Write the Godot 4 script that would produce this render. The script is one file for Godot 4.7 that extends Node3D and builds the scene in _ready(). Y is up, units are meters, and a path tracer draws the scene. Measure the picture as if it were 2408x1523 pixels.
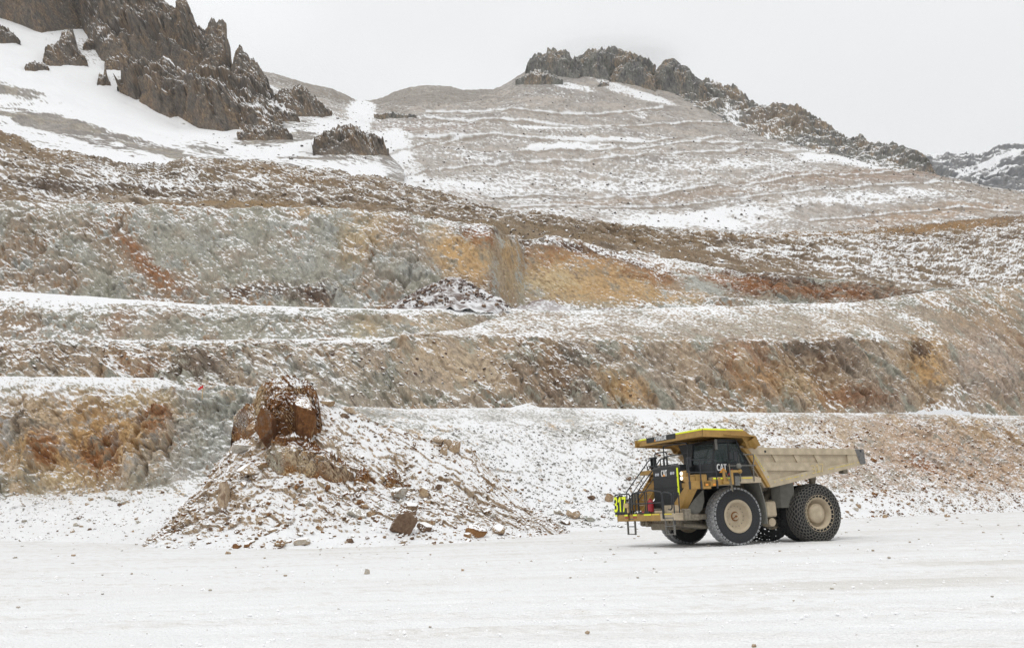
extends Node3D
# A haul truck on a snowy mine road below the benches of an open pit and rocky mountains.

const EYE := Vector3(0, 1.28, 0)
const PITCH := 0.2145
const LENS := 887.5          # focal length in pixels of a 1024 wide picture
const SHEET := 0.425249      # the survey below was read off a 2408 wide print
var noise_soft := FastNoiseLite.new()
var noise_fine := FastNoiseLite.new()
var noise_ridge := FastNoiseLite.new()
var noise_cell := FastNoiseLite.new()
var noise_edge := FastNoiseLite.new()
var dice := RandomNumberGenerator.new()
var taken := {}
var layers := {}
var mats := {}


func _ready():
	# ---- camera
	var cam := Camera3D.new()
	cam.name = "camera"
	cam.position = EYE
	cam.rotation.x = PITCH
	cam.fov = rad_to_deg(2.0 * atan(323.5 / LENS))
	cam.near = 0.1
	cam.far = 6000.0
	add_child(cam)
	cam.make_current()
	# ---- overcast sky
	var env := Environment.new()
	env.background_mode = Environment.BG_SKY
	var sky := Sky.new()
	var sm := ProceduralSkyMaterial.new()
	sm.sky_horizon_color = Color(0.78, 0.787, 0.794).linear_to_srgb()
	sm.sky_top_color = Color(0.885, 0.895, 0.902).linear_to_srgb()
	sm.sky_curve = 0.25
	sm.ground_horizon_color = Color(0.78, 0.79, 0.80).linear_to_srgb()
	sm.ground_bottom_color = Color(0.7, 0.7, 0.7).linear_to_srgb()
	sm.sun_angle_max = 0.0
	# the cloud deck is a little uneven
	var puff := FastNoiseLite.new()
	puff.noise_type = FastNoiseLite.TYPE_SIMPLEX_SMOOTH
	puff.frequency = 1.0
	puff.fractal_octaves = 4
	puff.seed = 64
	var deck := Image.create_empty(512, 256, false, Image.FORMAT_RGB8)
	for v in 256:
		var lift := PI * (0.5 - (v + 0.5) / 256.0)
		for u in 512:
			var turn := TAU * (u + 0.5) / 512.0
			var k := clampf(0.5 + 0.9 * puff.get_noise_3d(cos(turn) * cos(lift) * 1.6, sin(lift) * 4.0, sin(turn) * cos(lift) * 1.6), 0.0, 1.0)
			deck.set_pixel(u, v, Color(k, k, k))
	sm.sky_cover = ImageTexture.create_from_image(deck)
	sm.sky_cover_modulate = Color(0.36, 0.365, 0.37)
	sky.sky_material = sm
	env.sky = sky
	env.tonemap_mode = Environment.TONE_MAPPER_LINEAR
	env.tonemap_exposure = 1.06
	env.sdfgi_enabled = true
	env.ssao_enabled = true
	env.ssil_enabled = true
	env.fog_enabled = true
	env.fog_density = 0.00012
	env.fog_light_color = Color(0.93, 0.95, 0.97)
	env.volumetric_fog_enabled = true
	env.volumetric_fog_density = 0.0
	var we := WorldEnvironment.new()
	we.name = "sky"
	we.environment = env
	add_child(we)
	# ---- veiled sun
	var sun := DirectionalLight3D.new()
	sun.name = "sun"
	sun.light_energy = 0.5
	sun.light_color = Color(1.0, 1.0, 0.995)
	sun.light_angular_distance = 40.0
	sun.shadow_enabled = true
	sun.rotation_degrees = Vector3(-58, -18, 0)
	add_child(sun)

	noises()
	materials()
	terrain()
	mist()
	rubble()
	marker()
	haul_truck()


func noises():
	for n in [noise_soft, noise_fine, noise_ridge, noise_cell, noise_edge]:
		n.frequency = 1.0
	noise_soft.noise_type = FastNoiseLite.TYPE_SIMPLEX_SMOOTH
	noise_soft.fractal_octaves = 4
	noise_soft.seed = 11
	noise_fine.noise_type = FastNoiseLite.TYPE_SIMPLEX
	noise_fine.fractal_octaves = 2
	noise_fine.fractal_gain = 0.6
	noise_fine.seed = 23
	noise_ridge.noise_type = FastNoiseLite.TYPE_SIMPLEX_SMOOTH
	noise_ridge.fractal_type = FastNoiseLite.FRACTAL_RIDGED
	noise_ridge.fractal_octaves = 4
	noise_ridge.seed = 37
	noise_cell.noise_type = FastNoiseLite.TYPE_CELLULAR
	noise_cell.cellular_return_type = FastNoiseLite.RETURN_CELL_VALUE
	noise_cell.fractal_type = FastNoiseLite.FRACTAL_NONE
	noise_cell.seed = 5
	noise_edge.noise_type = FastNoiseLite.TYPE_CELLULAR
	noise_edge.cellular_return_type = FastNoiseLite.RETURN_DISTANCE2_SUB
	noise_edge.fractal_type = FastNoiseLite.FRACTAL_NONE
	noise_edge.seed = 5


# ---------------------------------------------------------------- names

func named(called: String) -> String:
	var k = taken.get(called, 0)
	taken[called] = k + 1
	return called if k == 0 else "%s_%03d" % [called, k]


func tag(o: Node3D, label: String, category: String, group := "") -> Node3D:
	o.set_meta("label", label)
	o.set_meta("category", category)
	if group:
		o.set_meta("group", group)
	return o


func put(called: String, mesh: Mesh, material: Material, parent: Node = null) -> MeshInstance3D:
	var o := MeshInstance3D.new()
	o.mesh = mesh
	if material:
		o.material_override = material
	if parent:
		var base := called
		var k := 0
		while parent.has_node(called):
			k += 1
			called = "%s_%03d" % [base, k]
		o.name = called
		parent.add_child(o, true)
	else:
		o.name = named(called)
		add_child(o, true)
	return o


func speckle(seed_: int, wave: float, low: float, high: float, octaves := 4, size := 512) -> NoiseTexture2D:
	var f := FastNoiseLite.new()
	f.noise_type = FastNoiseLite.TYPE_SIMPLEX_SMOOTH
	f.frequency = wave / size
	f.fractal_octaves = octaves
	f.seed = seed_
	var t := NoiseTexture2D.new()
	t.width = size
	t.height = size
	t.seamless = true
	t.noise = f
	var g := Gradient.new()
	g.set_color(0, Color(low, low, low))
	g.set_color(1, Color(high, high, high))
	t.color_ramp = g
	return t


func paint(called: String, albedo: Color, rough: float, metal := 0.0, dirt: Texture2D = null, scale := 1.0) -> StandardMaterial3D:
	var m := StandardMaterial3D.new()
	m.resource_name = called
	m.albedo_color = albedo.linear_to_srgb()
	m.roughness = rough
	m.metallic = metal
	if dirt:
		m.albedo_texture = dirt
		m.uv1_triplanar = true
		m.uv1_scale = Vector3.ONE * scale
	mats[called] = m
	return m


func terrain_material(called: String, tex: Texture2D, scale: float, bump: Texture2D = null, relief := 0.0) -> StandardMaterial3D:
	var m := StandardMaterial3D.new()
	m.resource_name = called
	m.vertex_color_use_as_albedo = true
	m.roughness = 0.95
	m.metallic_specular = 0.25
	m.uv1_triplanar = true
	m.uv1_world_triplanar = true
	m.uv1_scale = Vector3.ONE * scale
	if tex:
		m.albedo_texture = tex
	if bump:
		m.heightmap_enabled = true
		m.heightmap_texture = bump
		m.heightmap_scale = relief
	mats[called] = m
	return m


func materials():
	var grit := speckle(3, 60.0, 0.90, 1.0, 5)
	var lumps := speckle(8, 30.0, 0.0, 1.0, 5)
	var blotch := speckle(14, 9.0, 0.70, 1.0, 6)
	var stain := speckle(31, 5.0, 0.86, 1.0, 5)
	terrain_material("near_ground", grit, 0.35, lumps, 3.0)
	terrain_material("rubble_ground", grit, 0.30, lumps, 4.0)
	terrain_material("rock_face", grit, 0.12)
	terrain_material("far_rock", grit, 0.05)
	var sn := paint("snow", Color(0.90, 0.90, 0.91), 0.9)
	sn.metallic_specular = 0.2
	var rk := paint("stone", Color(1, 1, 1), 0.92, 0.0, grit, 1.5)
	rk.vertex_color_use_as_albedo = true
	rk.metallic_specular = 0.25
	paint("ochre_paint", Color(0.40, 0.235, 0.06), 0.55, 0.0, stain, 0.5)
	paint("dusty_paint", Color(0.50, 0.415, 0.295), 0.8, 0.0, stain, 0.45)
	paint("dust_grey", Color(0.27, 0.235, 0.18), 0.85, 0.0, blotch, 0.8)
	paint("dark_steel", Color(0.022, 0.024, 0.027), 0.6, 0.0, blotch, 1.0)
	paint("black_paint", Color(0.014, 0.016, 0.019), 0.45, 0.0, blotch, 0.8)
	paint("rail_steel", Color(0.03, 0.032, 0.036), 0.5, 0.2)
	paint("grey_steel", Color(0.22, 0.21, 0.19), 0.6, 0.3, blotch, 1.5)
	paint("rubber", Color(0.032, 0.033, 0.036), 0.85, 0.0, blotch, 1.2)
	paint("rubber_flap", Color(0.20, 0.195, 0.17), 0.85, 0.0, stain, 0.7)
	paint("chain_steel", Color(0.17, 0.16, 0.145), 0.5, 0.5, blotch, 3.0)
	paint("frosted_tread", Color(0.86, 0.87, 0.89), 0.8, 0.0, speckle(77, 22.0, 0.10, 1.0, 4), 1.1)
	paint("packed_tread", Color(0.88, 0.885, 0.90), 0.85, 0.0, speckle(78, 16.0, 0.40, 1.0, 5), 0.9)
	paint("bare_steel", Color(0.20, 0.195, 0.19), 0.55, 0.3, blotch, 0.8)
	paint("signal_yellow", Color(0.80, 0.90, 0.015), 0.5)
	paint("worn_yellow", Color(0.62, 0.50, 0.06), 0.7)
	paint("white_print", Color(0.78, 0.78, 0.78), 0.5)
	paint("orange_print", Color(0.75, 0.30, 0.02), 0.5)
	paint("red_paint", Color(0.32, 0.02, 0.03), 0.45)
	paint("rust", Color(0.30, 0.12, 0.03), 0.85, 0.0, blotch, 3.0)
	paint("wood", Color(0.50, 0.36, 0.18), 0.8)
	paint("flag_red", Color(0.50, 0.03, 0.03), 0.8)
	paint("seat_cloth", Color(0.03, 0.05, 0.045), 0.9)
	var glass := paint("glass", Color(0.06, 0.08, 0.078, 0.6), 0.05)
	glass.transparency = BaseMaterial3D.TRANSPARENCY_ALPHA
	glass.metallic_specular = 0.3
	var lamp := paint("lit_lamp", Color(1, 0.9, 0.75), 0.3)
	lamp.emission_enabled = true
	lamp.emission = Color(1.0, 0.93, 0.82)
	lamp.emission_energy_multiplier = 1.6
	paint("lens_amber", Color(0.75, 0.28, 0.03), 0.3)
	paint("lens_clear", Color(0.5, 0.52, 0.55), 0.15)


# ---------------------------------------------------------------- survey: print position + distance -> place

func place(px: float, py: float, z: float) -> Vector3:
	var x := (px * SHEET - 512.0) / LENS
	var y := (323.5 - py * SHEET) / LENS
	var c := cos(PITCH)
	var s := sin(PITCH)
	var t := z / (c - y * s)
	return EYE + Vector3(x, y * c + s, y * s - c) * t


func seen(p: Vector3) -> Vector2:
	var d := p - EYE
	var c := cos(PITCH)
	var s := sin(PITCH)
	var depth := -s * -d.y - c * d.z
	var up := c * d.y + s * d.z
	return Vector2((512.0 + LENS * d.x / depth) / SHEET, (323.5 - LENS * up / depth) / SHEET)


func ground_height(x: float, z: float) -> float:
	# the haul road climbs to the right; it levels out on the left and far right
	var g := 0.0331 * (x - 9.545)
	if x < -8.0:
		g = 0.0331 * (-17.545) - 0.0331 * 9.0 * (1.0 - exp((x + 8.0) / 9.0))
	elif x > 60.0:
		g = 0.0331 * (50.455 + 40.0 * (1.0 - exp((60.0 - x) / 40.0)))
	return g


func along(curve: Array, px: float) -> Vector2:
	# (py, z) of a survey line at px
	var n := curve.size()
	if px <= curve[0][0]:
		return Vector2(curve[0][1], curve[0][2])
	for k in range(1, n):
		if px <= curve[k][0]:
			var a = curve[k - 1]
			var b = curve[k]
			var t = (px - a[0]) / (b[0] - a[0])
			return Vector2(lerpf(a[1], b[1], t), lerpf(a[2], b[2], t))
	return Vector2(curve[n - 1][1], curve[n - 1][2])


func line(points: Array, rough := 1.0, snow := 0.0, tone := -1.0) -> Dictionary:
	return {"points": points, "rough": rough, "snow": snow, "tone": tone, "back": Vector2.ZERO}


func shelf(back: float, down: float, rough := 0.5, snow := 0.3) -> Dictionary:
	return {"points": [], "rough": rough, "snow": snow, "tone": -1.0, "back": Vector2(back, down)}


# Lofts one sheet of ground through survey lines, roughens it, lays colour and snow on it.
# how: x0, x1, columns, rows (density), terms [[kind, metres, height, upright, slant]], tones [4 colours], wave (metres of the colour patches),
#      patches [[px, py, rx, ry, turn, colour, strength]], drifts [[px, py, rx, ry, turn, amount]], snow_at, snow_wave, snow_noise
func loft(called: String, lines: Array, how: Dictionary, parent: Node = null) -> MeshInstance3D:
	var x0: float = how.x0
	var x1: float = how.x1
	var nx: int = how.get("columns", int((x1 - x0) * SHEET * how.get("density", 1.2))) + 1
	var jag: float = how.get("jag", 0.0)
	var m := lines.size()
	# survey points per column
	var cols := []
	var spans := []
	for k in m:
		spans.append(0.0)
	for i in nx:
		var px := lerpf(x0, x1, float(i) / (nx - 1))
		var col := []
		for k in m:
			if lines[k].back != Vector2.ZERO:
				var p: Vector3 = col[k - 1]
				col.append(p + Vector3(p.x - EYE.x, 0, p.z - EYE.z).normalized() * lines[k].back.x - Vector3(0, lines[k].back.y, 0))
			else:
				var yz := along(lines[k].points, px)
				var j := 0.0
				if k == m - 2 and jag > 0.0:
					j = jag * (noise_soft.get_noise_2d(px * 0.05, 7.0) + 0.8 * noise_fine.get_noise_2d(px * 0.11, 3.0))
				col.append(place(px, yz.x + j, yz.y + how.get("further", 0.0)))
			if k > 0:
				var a := seen(col[k - 1])
				var b := seen(col[k])
				spans[k] = maxf(spans[k], absf(a.y - b.y) * SHEET)
		cols.append(col)
	var rows := []   # [segment, t]
	for k in range(1, m):
		var steps: int = maxi(3, int(ceil(spans[k] * how.get("rows", 1.3))))
		if lines[k].back != Vector2.ZERO:
			steps = maxi(steps, 6)
		for s in steps:
			rows.append([k, float(s) / steps])
	rows.append([m - 1, 1.0])
	var ny := rows.size()
	var base := PackedVector3Array()
	base.resize(nx * ny)
	for j in ny:
		var k: int = rows[j][0]
		var t: float = rows[j][1]
		for i in nx:
			base[j * nx + i] = (cols[i][k - 1] as Vector3).lerp(cols[i][k], t)
	var prints := PackedVector2Array()
	prints.resize(nx * ny)
	for k in nx * ny:
		prints[k] = seen(base[k])
	var calm_at := near_columns(how.get("calm", []), nx, x0, x1)
	var patch_at := near_columns(how.get("patches", []), nx, x0, x1)
	var drift_at := near_columns(how.get("drifts", []), nx, x0, x1)
	# roughen
	var pos := PackedVector3Array()
	pos.resize(nx * ny)
	var terms: Array = how.get("terms", [])
	var out_dir := Vector3(0, 0.45, 0.9).normalized()
	var swell: float = how.get("swell", 0.0)
	var ledges: Array = how.get("ledges", [])
	for j in ny:
		var k: int = rows[j][0]
		var t: float = rows[j][1]
		var rough: float = lerpf(lines[k - 1].rough, lines[k].rough, t)
		for i in nx:
			var at := j * nx + i
			var p := base[at]
			var d := swell
			for term in terms:
				var l: float = term[1]
				var q := Vector3((p.x + p.y * term[4]) / l, p.y * term[3] / l, p.z / l)
				match term[0]:
					0: d += term[2] * noise_soft.get_noise_3dv(q)
					1: d += term[2] * noise_ridge.get_noise_3dv(q)
					2:
						# blocks: each cell stands at its own height, with a groove round it
						var w := noise_fine.get_noise_3dv(q * 1.1) * 0.22
						q += Vector3(w, -w, w)
						d += term[2] * (noise_cell.get_noise_3dv(q) * 0.5 + 0.5) * smoothstep(0.0, 0.16, noise_edge.get_noise_3dv(q) + 1.0)
					3: d += term[2] * (noise_edge.get_noise_3dv(q))
					4: d += term[2] * absf(noise_soft.get_noise_3dv(q)) * 2.0
			d *= rough
			for cm in calm_at[i]:
				var e := Vector2((prints[at].x - cm[0]) / cm[2], (prints[at].y - cm[1]) / cm[3]).length()
				if e < 1.2:
					d *= 1.0 - cm[4] * clampf((1.2 - e) * 2.5, 0.0, 1.0)
			pos[at] = p + out_dir * d
	# the mountain roads: small steps cut along survey lines
	if ledges.size() > 0:
		for i in nx:
			var px := lerpf(x0, x1, float(i) / (nx - 1))
			for lg in ledges:
				if px < lg[0][0] or px > lg[lg.size() - 1][0]:
					continue
				var py := along3(lg, px)
				for j in ny:
					var dy := prints[j * nx + i].y - py
					if dy > -9.0 and dy < 9.0:
						var bump := exp(-dy * dy / 4.0) * 0.45 - exp(-(dy + 4.0) * (dy + 4.0) / 5.0) * 0.45
						pos[j * nx + i] += Vector3(0, 0.6, 0.8) * bump
	# normals
	var nor := PackedVector3Array()
	nor.resize(nx * ny)
	for j in ny:
		for i in nx:
			var l := pos[j * nx + maxi(i - 1, 0)]
			var r := pos[j * nx + mini(i + 1, nx - 1)]
			var d := pos[maxi(j - 1, 0) * nx + i]
			var u := pos[mini(j + 1, ny - 1) * nx + i]
			var n := (r - l).cross(u - d)
			nor[j * nx + i] = n.normalized() if n.length_squared() > 1e-12 else Vector3.UP
	# colour
	var colr := PackedColorArray()
	colr.resize(nx * ny)
	var shade := nor.duplicate()
	var tones: Array = how.tones
	var wave: float = how.wave
	var snow_at: float = how.get("snow_at", 0.75)
	var snow_wave: float = how.get("snow_wave", 1.0)
	var snow_noise: float = how.get("snow_noise", 0.15)
	var snow_up: float = how.get("snow_up", 1.5)
	var snow_slant: float = how.get("snow_slant", 0.0)
	var soft: float = how.get("snow_soft", 0.06) * 0.6
	var grain: float = how.get("grain", 0.18)
	var slant: float = how.get("slant", 0.0)
	var upright: float = how.get("upright", 1.0)
	var veil: float = how.get("veil", 0.0)      # thin snow dust everywhere
	var snow_colour: Color = how.get("snow_colour", Color(0.90, 0.90, 0.91))
	for j in ny:
		var k: int = rows[j][0]
		var t: float = rows[j][1]
		var bias: float = lerpf(lines[k - 1].snow, lines[k].snow, t)
		for i in nx:
			var at := j * nx + i
			var p := base[at]
			var s2 := prints[at]
			var q := Vector3((p.x + p.y * slant) / wave, p.y * upright / wave, p.z / wave)
			var a := noise_soft.get_noise_3dv(q)
			var b := noise_soft.get_noise_3dv(q * 2.3 + Vector3(31, 7, 3))
			var f := noise_fine.get_noise_3dv(q * 9.0)
			var f2 := noise_fine.get_noise_3dv((q + Vector3(5, 9, 2)) * 37.0)
			var c: Color = tones[0]
			c = c.lerp(tones[1], clampf(a * 2.2 + 0.45, 0.0, 1.0))
			c = c.lerp(tones[2], clampf(b * 3.6 + 0.02, 0.0, 1.0))
			if tones.size() > 3:
				c = c.lerp(tones[3], clampf((f + a) * 2.2 - 0.65, 0.0, 1.0))
			for pt in patch_at[i]:
				var dx: float = s2.x - pt[0]
				var dy: float = s2.y - pt[1]
				var reach: float = maxf(pt[2], pt[3]) * 1.35
				if absf(dx) > reach or absf(dy) > reach:
					continue
				var cs := cos(pt[4])
				var sn := sin(pt[4])
				var e := Vector2((dx * cs + dy * sn) / pt[2], (-dx * sn + dy * cs) / pt[3]).length()
				e += b * 0.7 + f * 0.55 + f2 * 0.3
				var w: float = clampf((1.10 - e) * 2.6, 0.0, 1.0) * pt[6] * clampf(0.80 + b * 1.3 + f * 0.6, 0.1, 1.0)
				if w > 0.0:
					c = c.lerp(pt[5], w)
			c = c * maxf(0.35, 1.0 + grain * (f * 1.5 + f2 * 1.7))
			var sb := bias
			for dr in drift_at[i]:
				var dx: float = s2.x - dr[0]
				var dy: float = s2.y - dr[1]
				var reach: float = maxf(dr[2], dr[3]) * 1.3
				if absf(dx) > reach or absf(dy) > reach:
					continue
				var cs := cos(dr[4])
				var sn := sin(dr[4])
				var e := Vector2((dx * cs + dy * sn) / dr[2], (-dx * sn + dy * cs) / dr[3]).length() + b * 0.3
				sb += dr[5] * clampf((1.1 - e) * 2.2, 0.0, 1.0)
			var sq := Vector3((p.x + p.y * snow_slant) / snow_wave, p.y * snow_up / snow_wave, p.z / snow_wave)
			var sv := nor[at].y + sb + snow_noise * (noise_fine.get_noise_3dv(sq) * 1.4 + 0.9 * a)
			var cover := clampf((sv - snow_at + soft) / (2.0 * soft), 0.0, 1.0)
			cover = maxf(cover, veil * clampf(0.6 + f + b, 0.0, 1.0))
			c = c.lerp(snow_colour * (1.0 + 0.03 * a), cover)
			c.a = 1.0
			shade[at] = nor[at].lerp(Vector3.UP, 0.45 * cover).normalized()
			colr[at] = c
	if how.has("stripes"):
		for i in nx:
			var px := lerpf(x0, x1, float(i) / (nx - 1))
			for st in how.stripes:
				var pts: Array = st[0]
				if px < pts[0][0] or px > pts[pts.size() - 1][0]:
					continue
				var py := along3(pts, px)
				var half: float = st[2]
				for j in ny:
					var dy := absf(prints[j * nx + i].y - py)
					if dy < half * 2.0:
						var w: float = clampf((half - dy) / half * 1.5 + 0.55 + noise_fine.get_noise_2d(px * 0.03, py) * 1.1, 0.0, 1.0) * st[3]
						colr[j * nx + i] = colr[j * nx + i].lerp(st[1], w)
	var mesh := sheet(pos, shade, colr, nx, ny)
	var front := 0
	for rw in rows:
		if lines[rw[0]].back == Vector2.ZERO:
			front += 1
	layers[called] = {"front": front, "pos": pos, "nor": nor, "nx": nx, "ny": ny, "x0": x0, "x1": x1}
	var o := put(called, mesh, mats[how.get("material", "rock_face")], parent)
	if parent == null:
		o.set_meta("kind", "structure")
	return o


func near_columns(zones: Array, nx: int, x0: float, x1: float) -> Array:
	# for every column of a sheet, the zones that can reach it
	var out := []
	for i in nx:
		var px := lerpf(x0, x1, float(i) / (nx - 1))
		var here := []
		for zone in zones:
			if absf(px - zone[0]) < maxf(zone[2], zone[3]) * 1.4:
				here.append(zone)
		out.append(here)
	return out


func along3(pts: Array, px: float) -> float:
	for k in range(1, pts.size()):
		if px <= pts[k][0]:
			return lerpf(pts[k - 1][1], pts[k][1], (px - pts[k - 1][0]) / (pts[k][0] - pts[k - 1][0]))
	return pts[pts.size() - 1][1]


func sheet(pos: PackedVector3Array, nor: PackedVector3Array, colr: PackedColorArray, nx: int, ny: int) -> ArrayMesh:
	var idx := PackedInt32Array()
	idx.resize((nx - 1) * (ny - 1) * 6)
	var w := 0
	for j in ny - 1:
		for i in nx - 1:
			var a := j * nx + i
			idx[w] = a
			idx[w + 1] = a + nx
			idx[w + 2] = a + 1
			idx[w + 3] = a + 1
			idx[w + 4] = a + nx
			idx[w + 5] = a + nx + 1
			w += 6
	var arr := []
	arr.resize(Mesh.ARRAY_MAX)
	arr[Mesh.ARRAY_VERTEX] = pos
	arr[Mesh.ARRAY_NORMAL] = nor
	arr[Mesh.ARRAY_COLOR] = colr
	arr[Mesh.ARRAY_INDEX] = idx
	var mesh := ArrayMesh.new()
	mesh.add_surface_from_arrays(Mesh.PRIMITIVE_TRIANGLES, arr)
	return mesh


# Where a built layer shows at that place of the print (the nearest surface point of the column).
func on_layer(called: String, px: float, py: float) -> Array:
	var l: Dictionary = layers[called]
	var nx: int = l.nx
	var ny: int = l.ny
	var i := clampi(int(round((px - l.x0) / (l.x1 - l.x0) * (nx - 1))), 0, nx - 1)
	var best := 0
	var least := 1e9
	for j in l.front:
		var s := seen(l.pos[j * nx + i])
		var d := absf(s.y - py)
		if d < least - 0.01:
			least = d
			best = j
	return [l.pos[best * nx + i], l.nor[best * nx + i]]


# ---------------------------------------------------------------- the land

const GREY_GREEN := Color(0.335, 0.320, 0.265)
const BLUE_GREY := Color(0.390, 0.385, 0.350)
const DARK_GREY := Color(0.150, 0.140, 0.135)
const TAUPE := Color(0.370, 0.305, 0.240)
const TAN := Color(0.500, 0.390, 0.275)
const OCHRE := Color(0.505, 0.325, 0.155)
const STRAW := Color(0.550, 0.430, 0.260)
const RUST := Color(0.270, 0.118, 0.048)
const BROWN := Color(0.265, 0.180, 0.115)
const UMBER := Color(0.100, 0.062, 0.045)
const SAND := Color(0.530, 0.430, 0.310)
const GRAVEL := Color(0.580, 0.565, 0.540)
const PALE_TEAL := Color(0.410, 0.410, 0.370)
const PINKISH := Color(0.500, 0.390, 0.325)


func terrain():
	ground()
	var wall := Node3D.new()
	wall.name = "pit_wall"
	wall.set_meta("kind", "structure")
	add_child(wall)
	lower_bench(wall)
	second_bench(wall)
	third_bench(wall)
	tall_face(wall)
	brown_hill()
	mountain()
	snowfield()
	far_ridge()
	mound()
	heaps()


func ground():
	var zs := []
	var z := -60.0
	while z < 6.0:
		zs.append(z)
		z += 11.0
	z = 6.0
	while z < 150.0:
		zs.append(z)
		z *= 1.0085
	while z < 2500.0:
		zs.append(z)
		z *= 1.25
	var xs := []
	var x := -2500.0
	while x < -100.0:
		xs.append(x)
		x *= 0.75
	x = -100.0
	while x < 110.0:
		xs.append(x)
		x += 0.14 + absf(x) * 0.004
	while x < 2500.0:
		xs.append(x)
		x *= 1.3
	var stains := []
	for s in [[2345, 1322, 2.6, 1.0, 0.9], [2110, 1372, 4.5, 1.3, 0.55], [2230, 1356, 5.0, 0.8, 0.35], [1880, 1300, 5.0, 1.6, 0.3], [820, 1300, 7.0, 1.2, 0.4], [1180, 1275, 9.0, 2.0, 0.4], [1700, 1440, 2.5, 0.4, 0.4], [1250, 1250, 14.0, 3.5, 0.4], [2200, 1245, 16.0, 4.0, 0.35]]:
		var w := place(s[0], s[1], 8.0)
		var z2 := 8.0
		while z2 < 120.0 and place(s[0], s[1], z2).y > ground_height(place(s[0], s[1], z2).x, z2):
			z2 *= 1.01
		w = place(s[0], s[1], z2)
		stains.append([w.x, z2, s[2], s[3], s[4]])
	var nx := xs.size()
	var ny := zs.size()
	var pos := PackedVector3Array()
	var colr := PackedColorArray()
	pos.resize(nx * ny)
	colr.resize(nx * ny)
	for j in ny:
		for i in nx:
			var p := Vector3(xs[i], 0, -zs[j])
			var h := ground_height(p.x, zs[j])
			# wheel lines run along the road, a little askew
			var across: float = zs[j] + 0.10 * p.x
			var d := 0.0
			var dirty := 0.0
			if zs[j] > 4.0 and zs[j] < 160.0 and absf(p.x) < 100.0:
				var track := noise_fine.get_noise_2d(across * 0.9, p.x * 0.012)
				var rough := noise_soft.get_noise_2d(p.x * 0.35, across * 0.9)
				var fine := noise_fine.get_noise_2d(p.x * 2.2, zs[j] * 2.6)
				var ruts := clampf(noise_soft.get_noise_2d(p.x * 0.02 + 40.0, across * 0.28) * 2.2, 0.0, 1.0)
				d = 0.03 * track + 0.035 * rough + 0.02 * fine * (0.4 + ruts) + 0.05 * ruts * absf(noise_fine.get_noise_2d(p.x * 0.9, across * 2.8))
				var far := smoothstep(22.0, 75.0, zs[j])
				dirty = clampf(0.02 + 0.16 * track + 0.25 * rough + 0.25 * ruts * (0.5 + fine) + far * (0.10 + 0.25 * noise_fine.get_noise_2d(p.x * 0.11, across * 2.0)), 0.0, 0.75)
				dirty += 0.5 * exp(-pow((zs[j] - 58.0 - 0.05 * p.x) / 3.5, 2.0)) * smoothstep(-20.0, -12.0, p.x) * (1.0 - smoothstep(4.0, 12.0, p.x)) * (0.6 + fine)
				for st in stains:
					var e := Vector2((p.x - st[0]) / st[2], (zs[j] - st[1]) / st[3]).length()
					if e < 1.6:
						dirty += st[4] * clampf((1.1 - e + 0.6 * fine + 0.5 * track) * 1.5, 0.0, 1.0)
				for band in [[13.2, 0.9, 0.8], [17.5, 1.4, 0.55], [25.0, 1.1, 0.7], [33.0, 2.0, 0.4]]:
					var off: float = (zs[j] - 0.12 * p.x - band[0] - 1.2 * noise_soft.get_noise_2d(p.x * 0.06, band[0])) / band[1]
					if absf(off) < 2.2:
						var churn: float = exp(-off * off) * clampf(0.55 + noise_soft.get_noise_2d(p.x * 0.25, across * 0.6) * 1.4, 0.0, 1.0)
						var lumps := noise_fine.get_noise_2d(p.x * 6.0, zs[j] * 6.0)
						d += band[2] * churn * (0.05 * absf(lumps) + 0.03 * noise_fine.get_noise_2d(p.x * 2.0, zs[j] * 2.0))
						dirty += 0.16 * band[2] * churn * clampf(0.5 - lumps * 1.5, 0.0, 1.0)
				var pale := noise_soft.get_noise_2d(p.x * 0.05 + 17.0, across * 0.22)
				dirty += clampf(pale * 0.45, 0.0, 0.3)
				var grit := noise_fine.get_noise_2d(p.x * 3.1 + 9.0, zs[j] * 3.1)
				var spots := noise_soft.get_noise_2d(p.x * 0.16 + 3.0, across * 0.5 + 80.0)
				dirty += clampf((grit + spots * 1.2 - 0.55 + far * 0.25) * 2.0, 0.0, 0.55)
			p.y = h + d
			pos[j * nx + i] = p
			var c := Color(0.895, 0.897, 0.905).lerp(Color(0.56, 0.50, 0.42), clampf(dirty, 0.0, 1.0) * 0.42)
			colr[j * nx + i] = c
	var nor := PackedVector3Array()
	nor.resize(nx * ny)
	for j in ny:
		for i in nx:
			var n := (pos[j * nx + mini(i + 1, nx - 1)] - pos[j * nx + maxi(i - 1, 0)]).cross(pos[mini(j + 1, ny - 1) * nx + i] - pos[maxi(j - 1, 0) * nx + i])
			nor[j * nx + i] = n.normalized()
	put("ground", sheet(pos, nor, colr, nx, ny), mats["near_ground"]).set_meta("kind", "structure")


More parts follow.
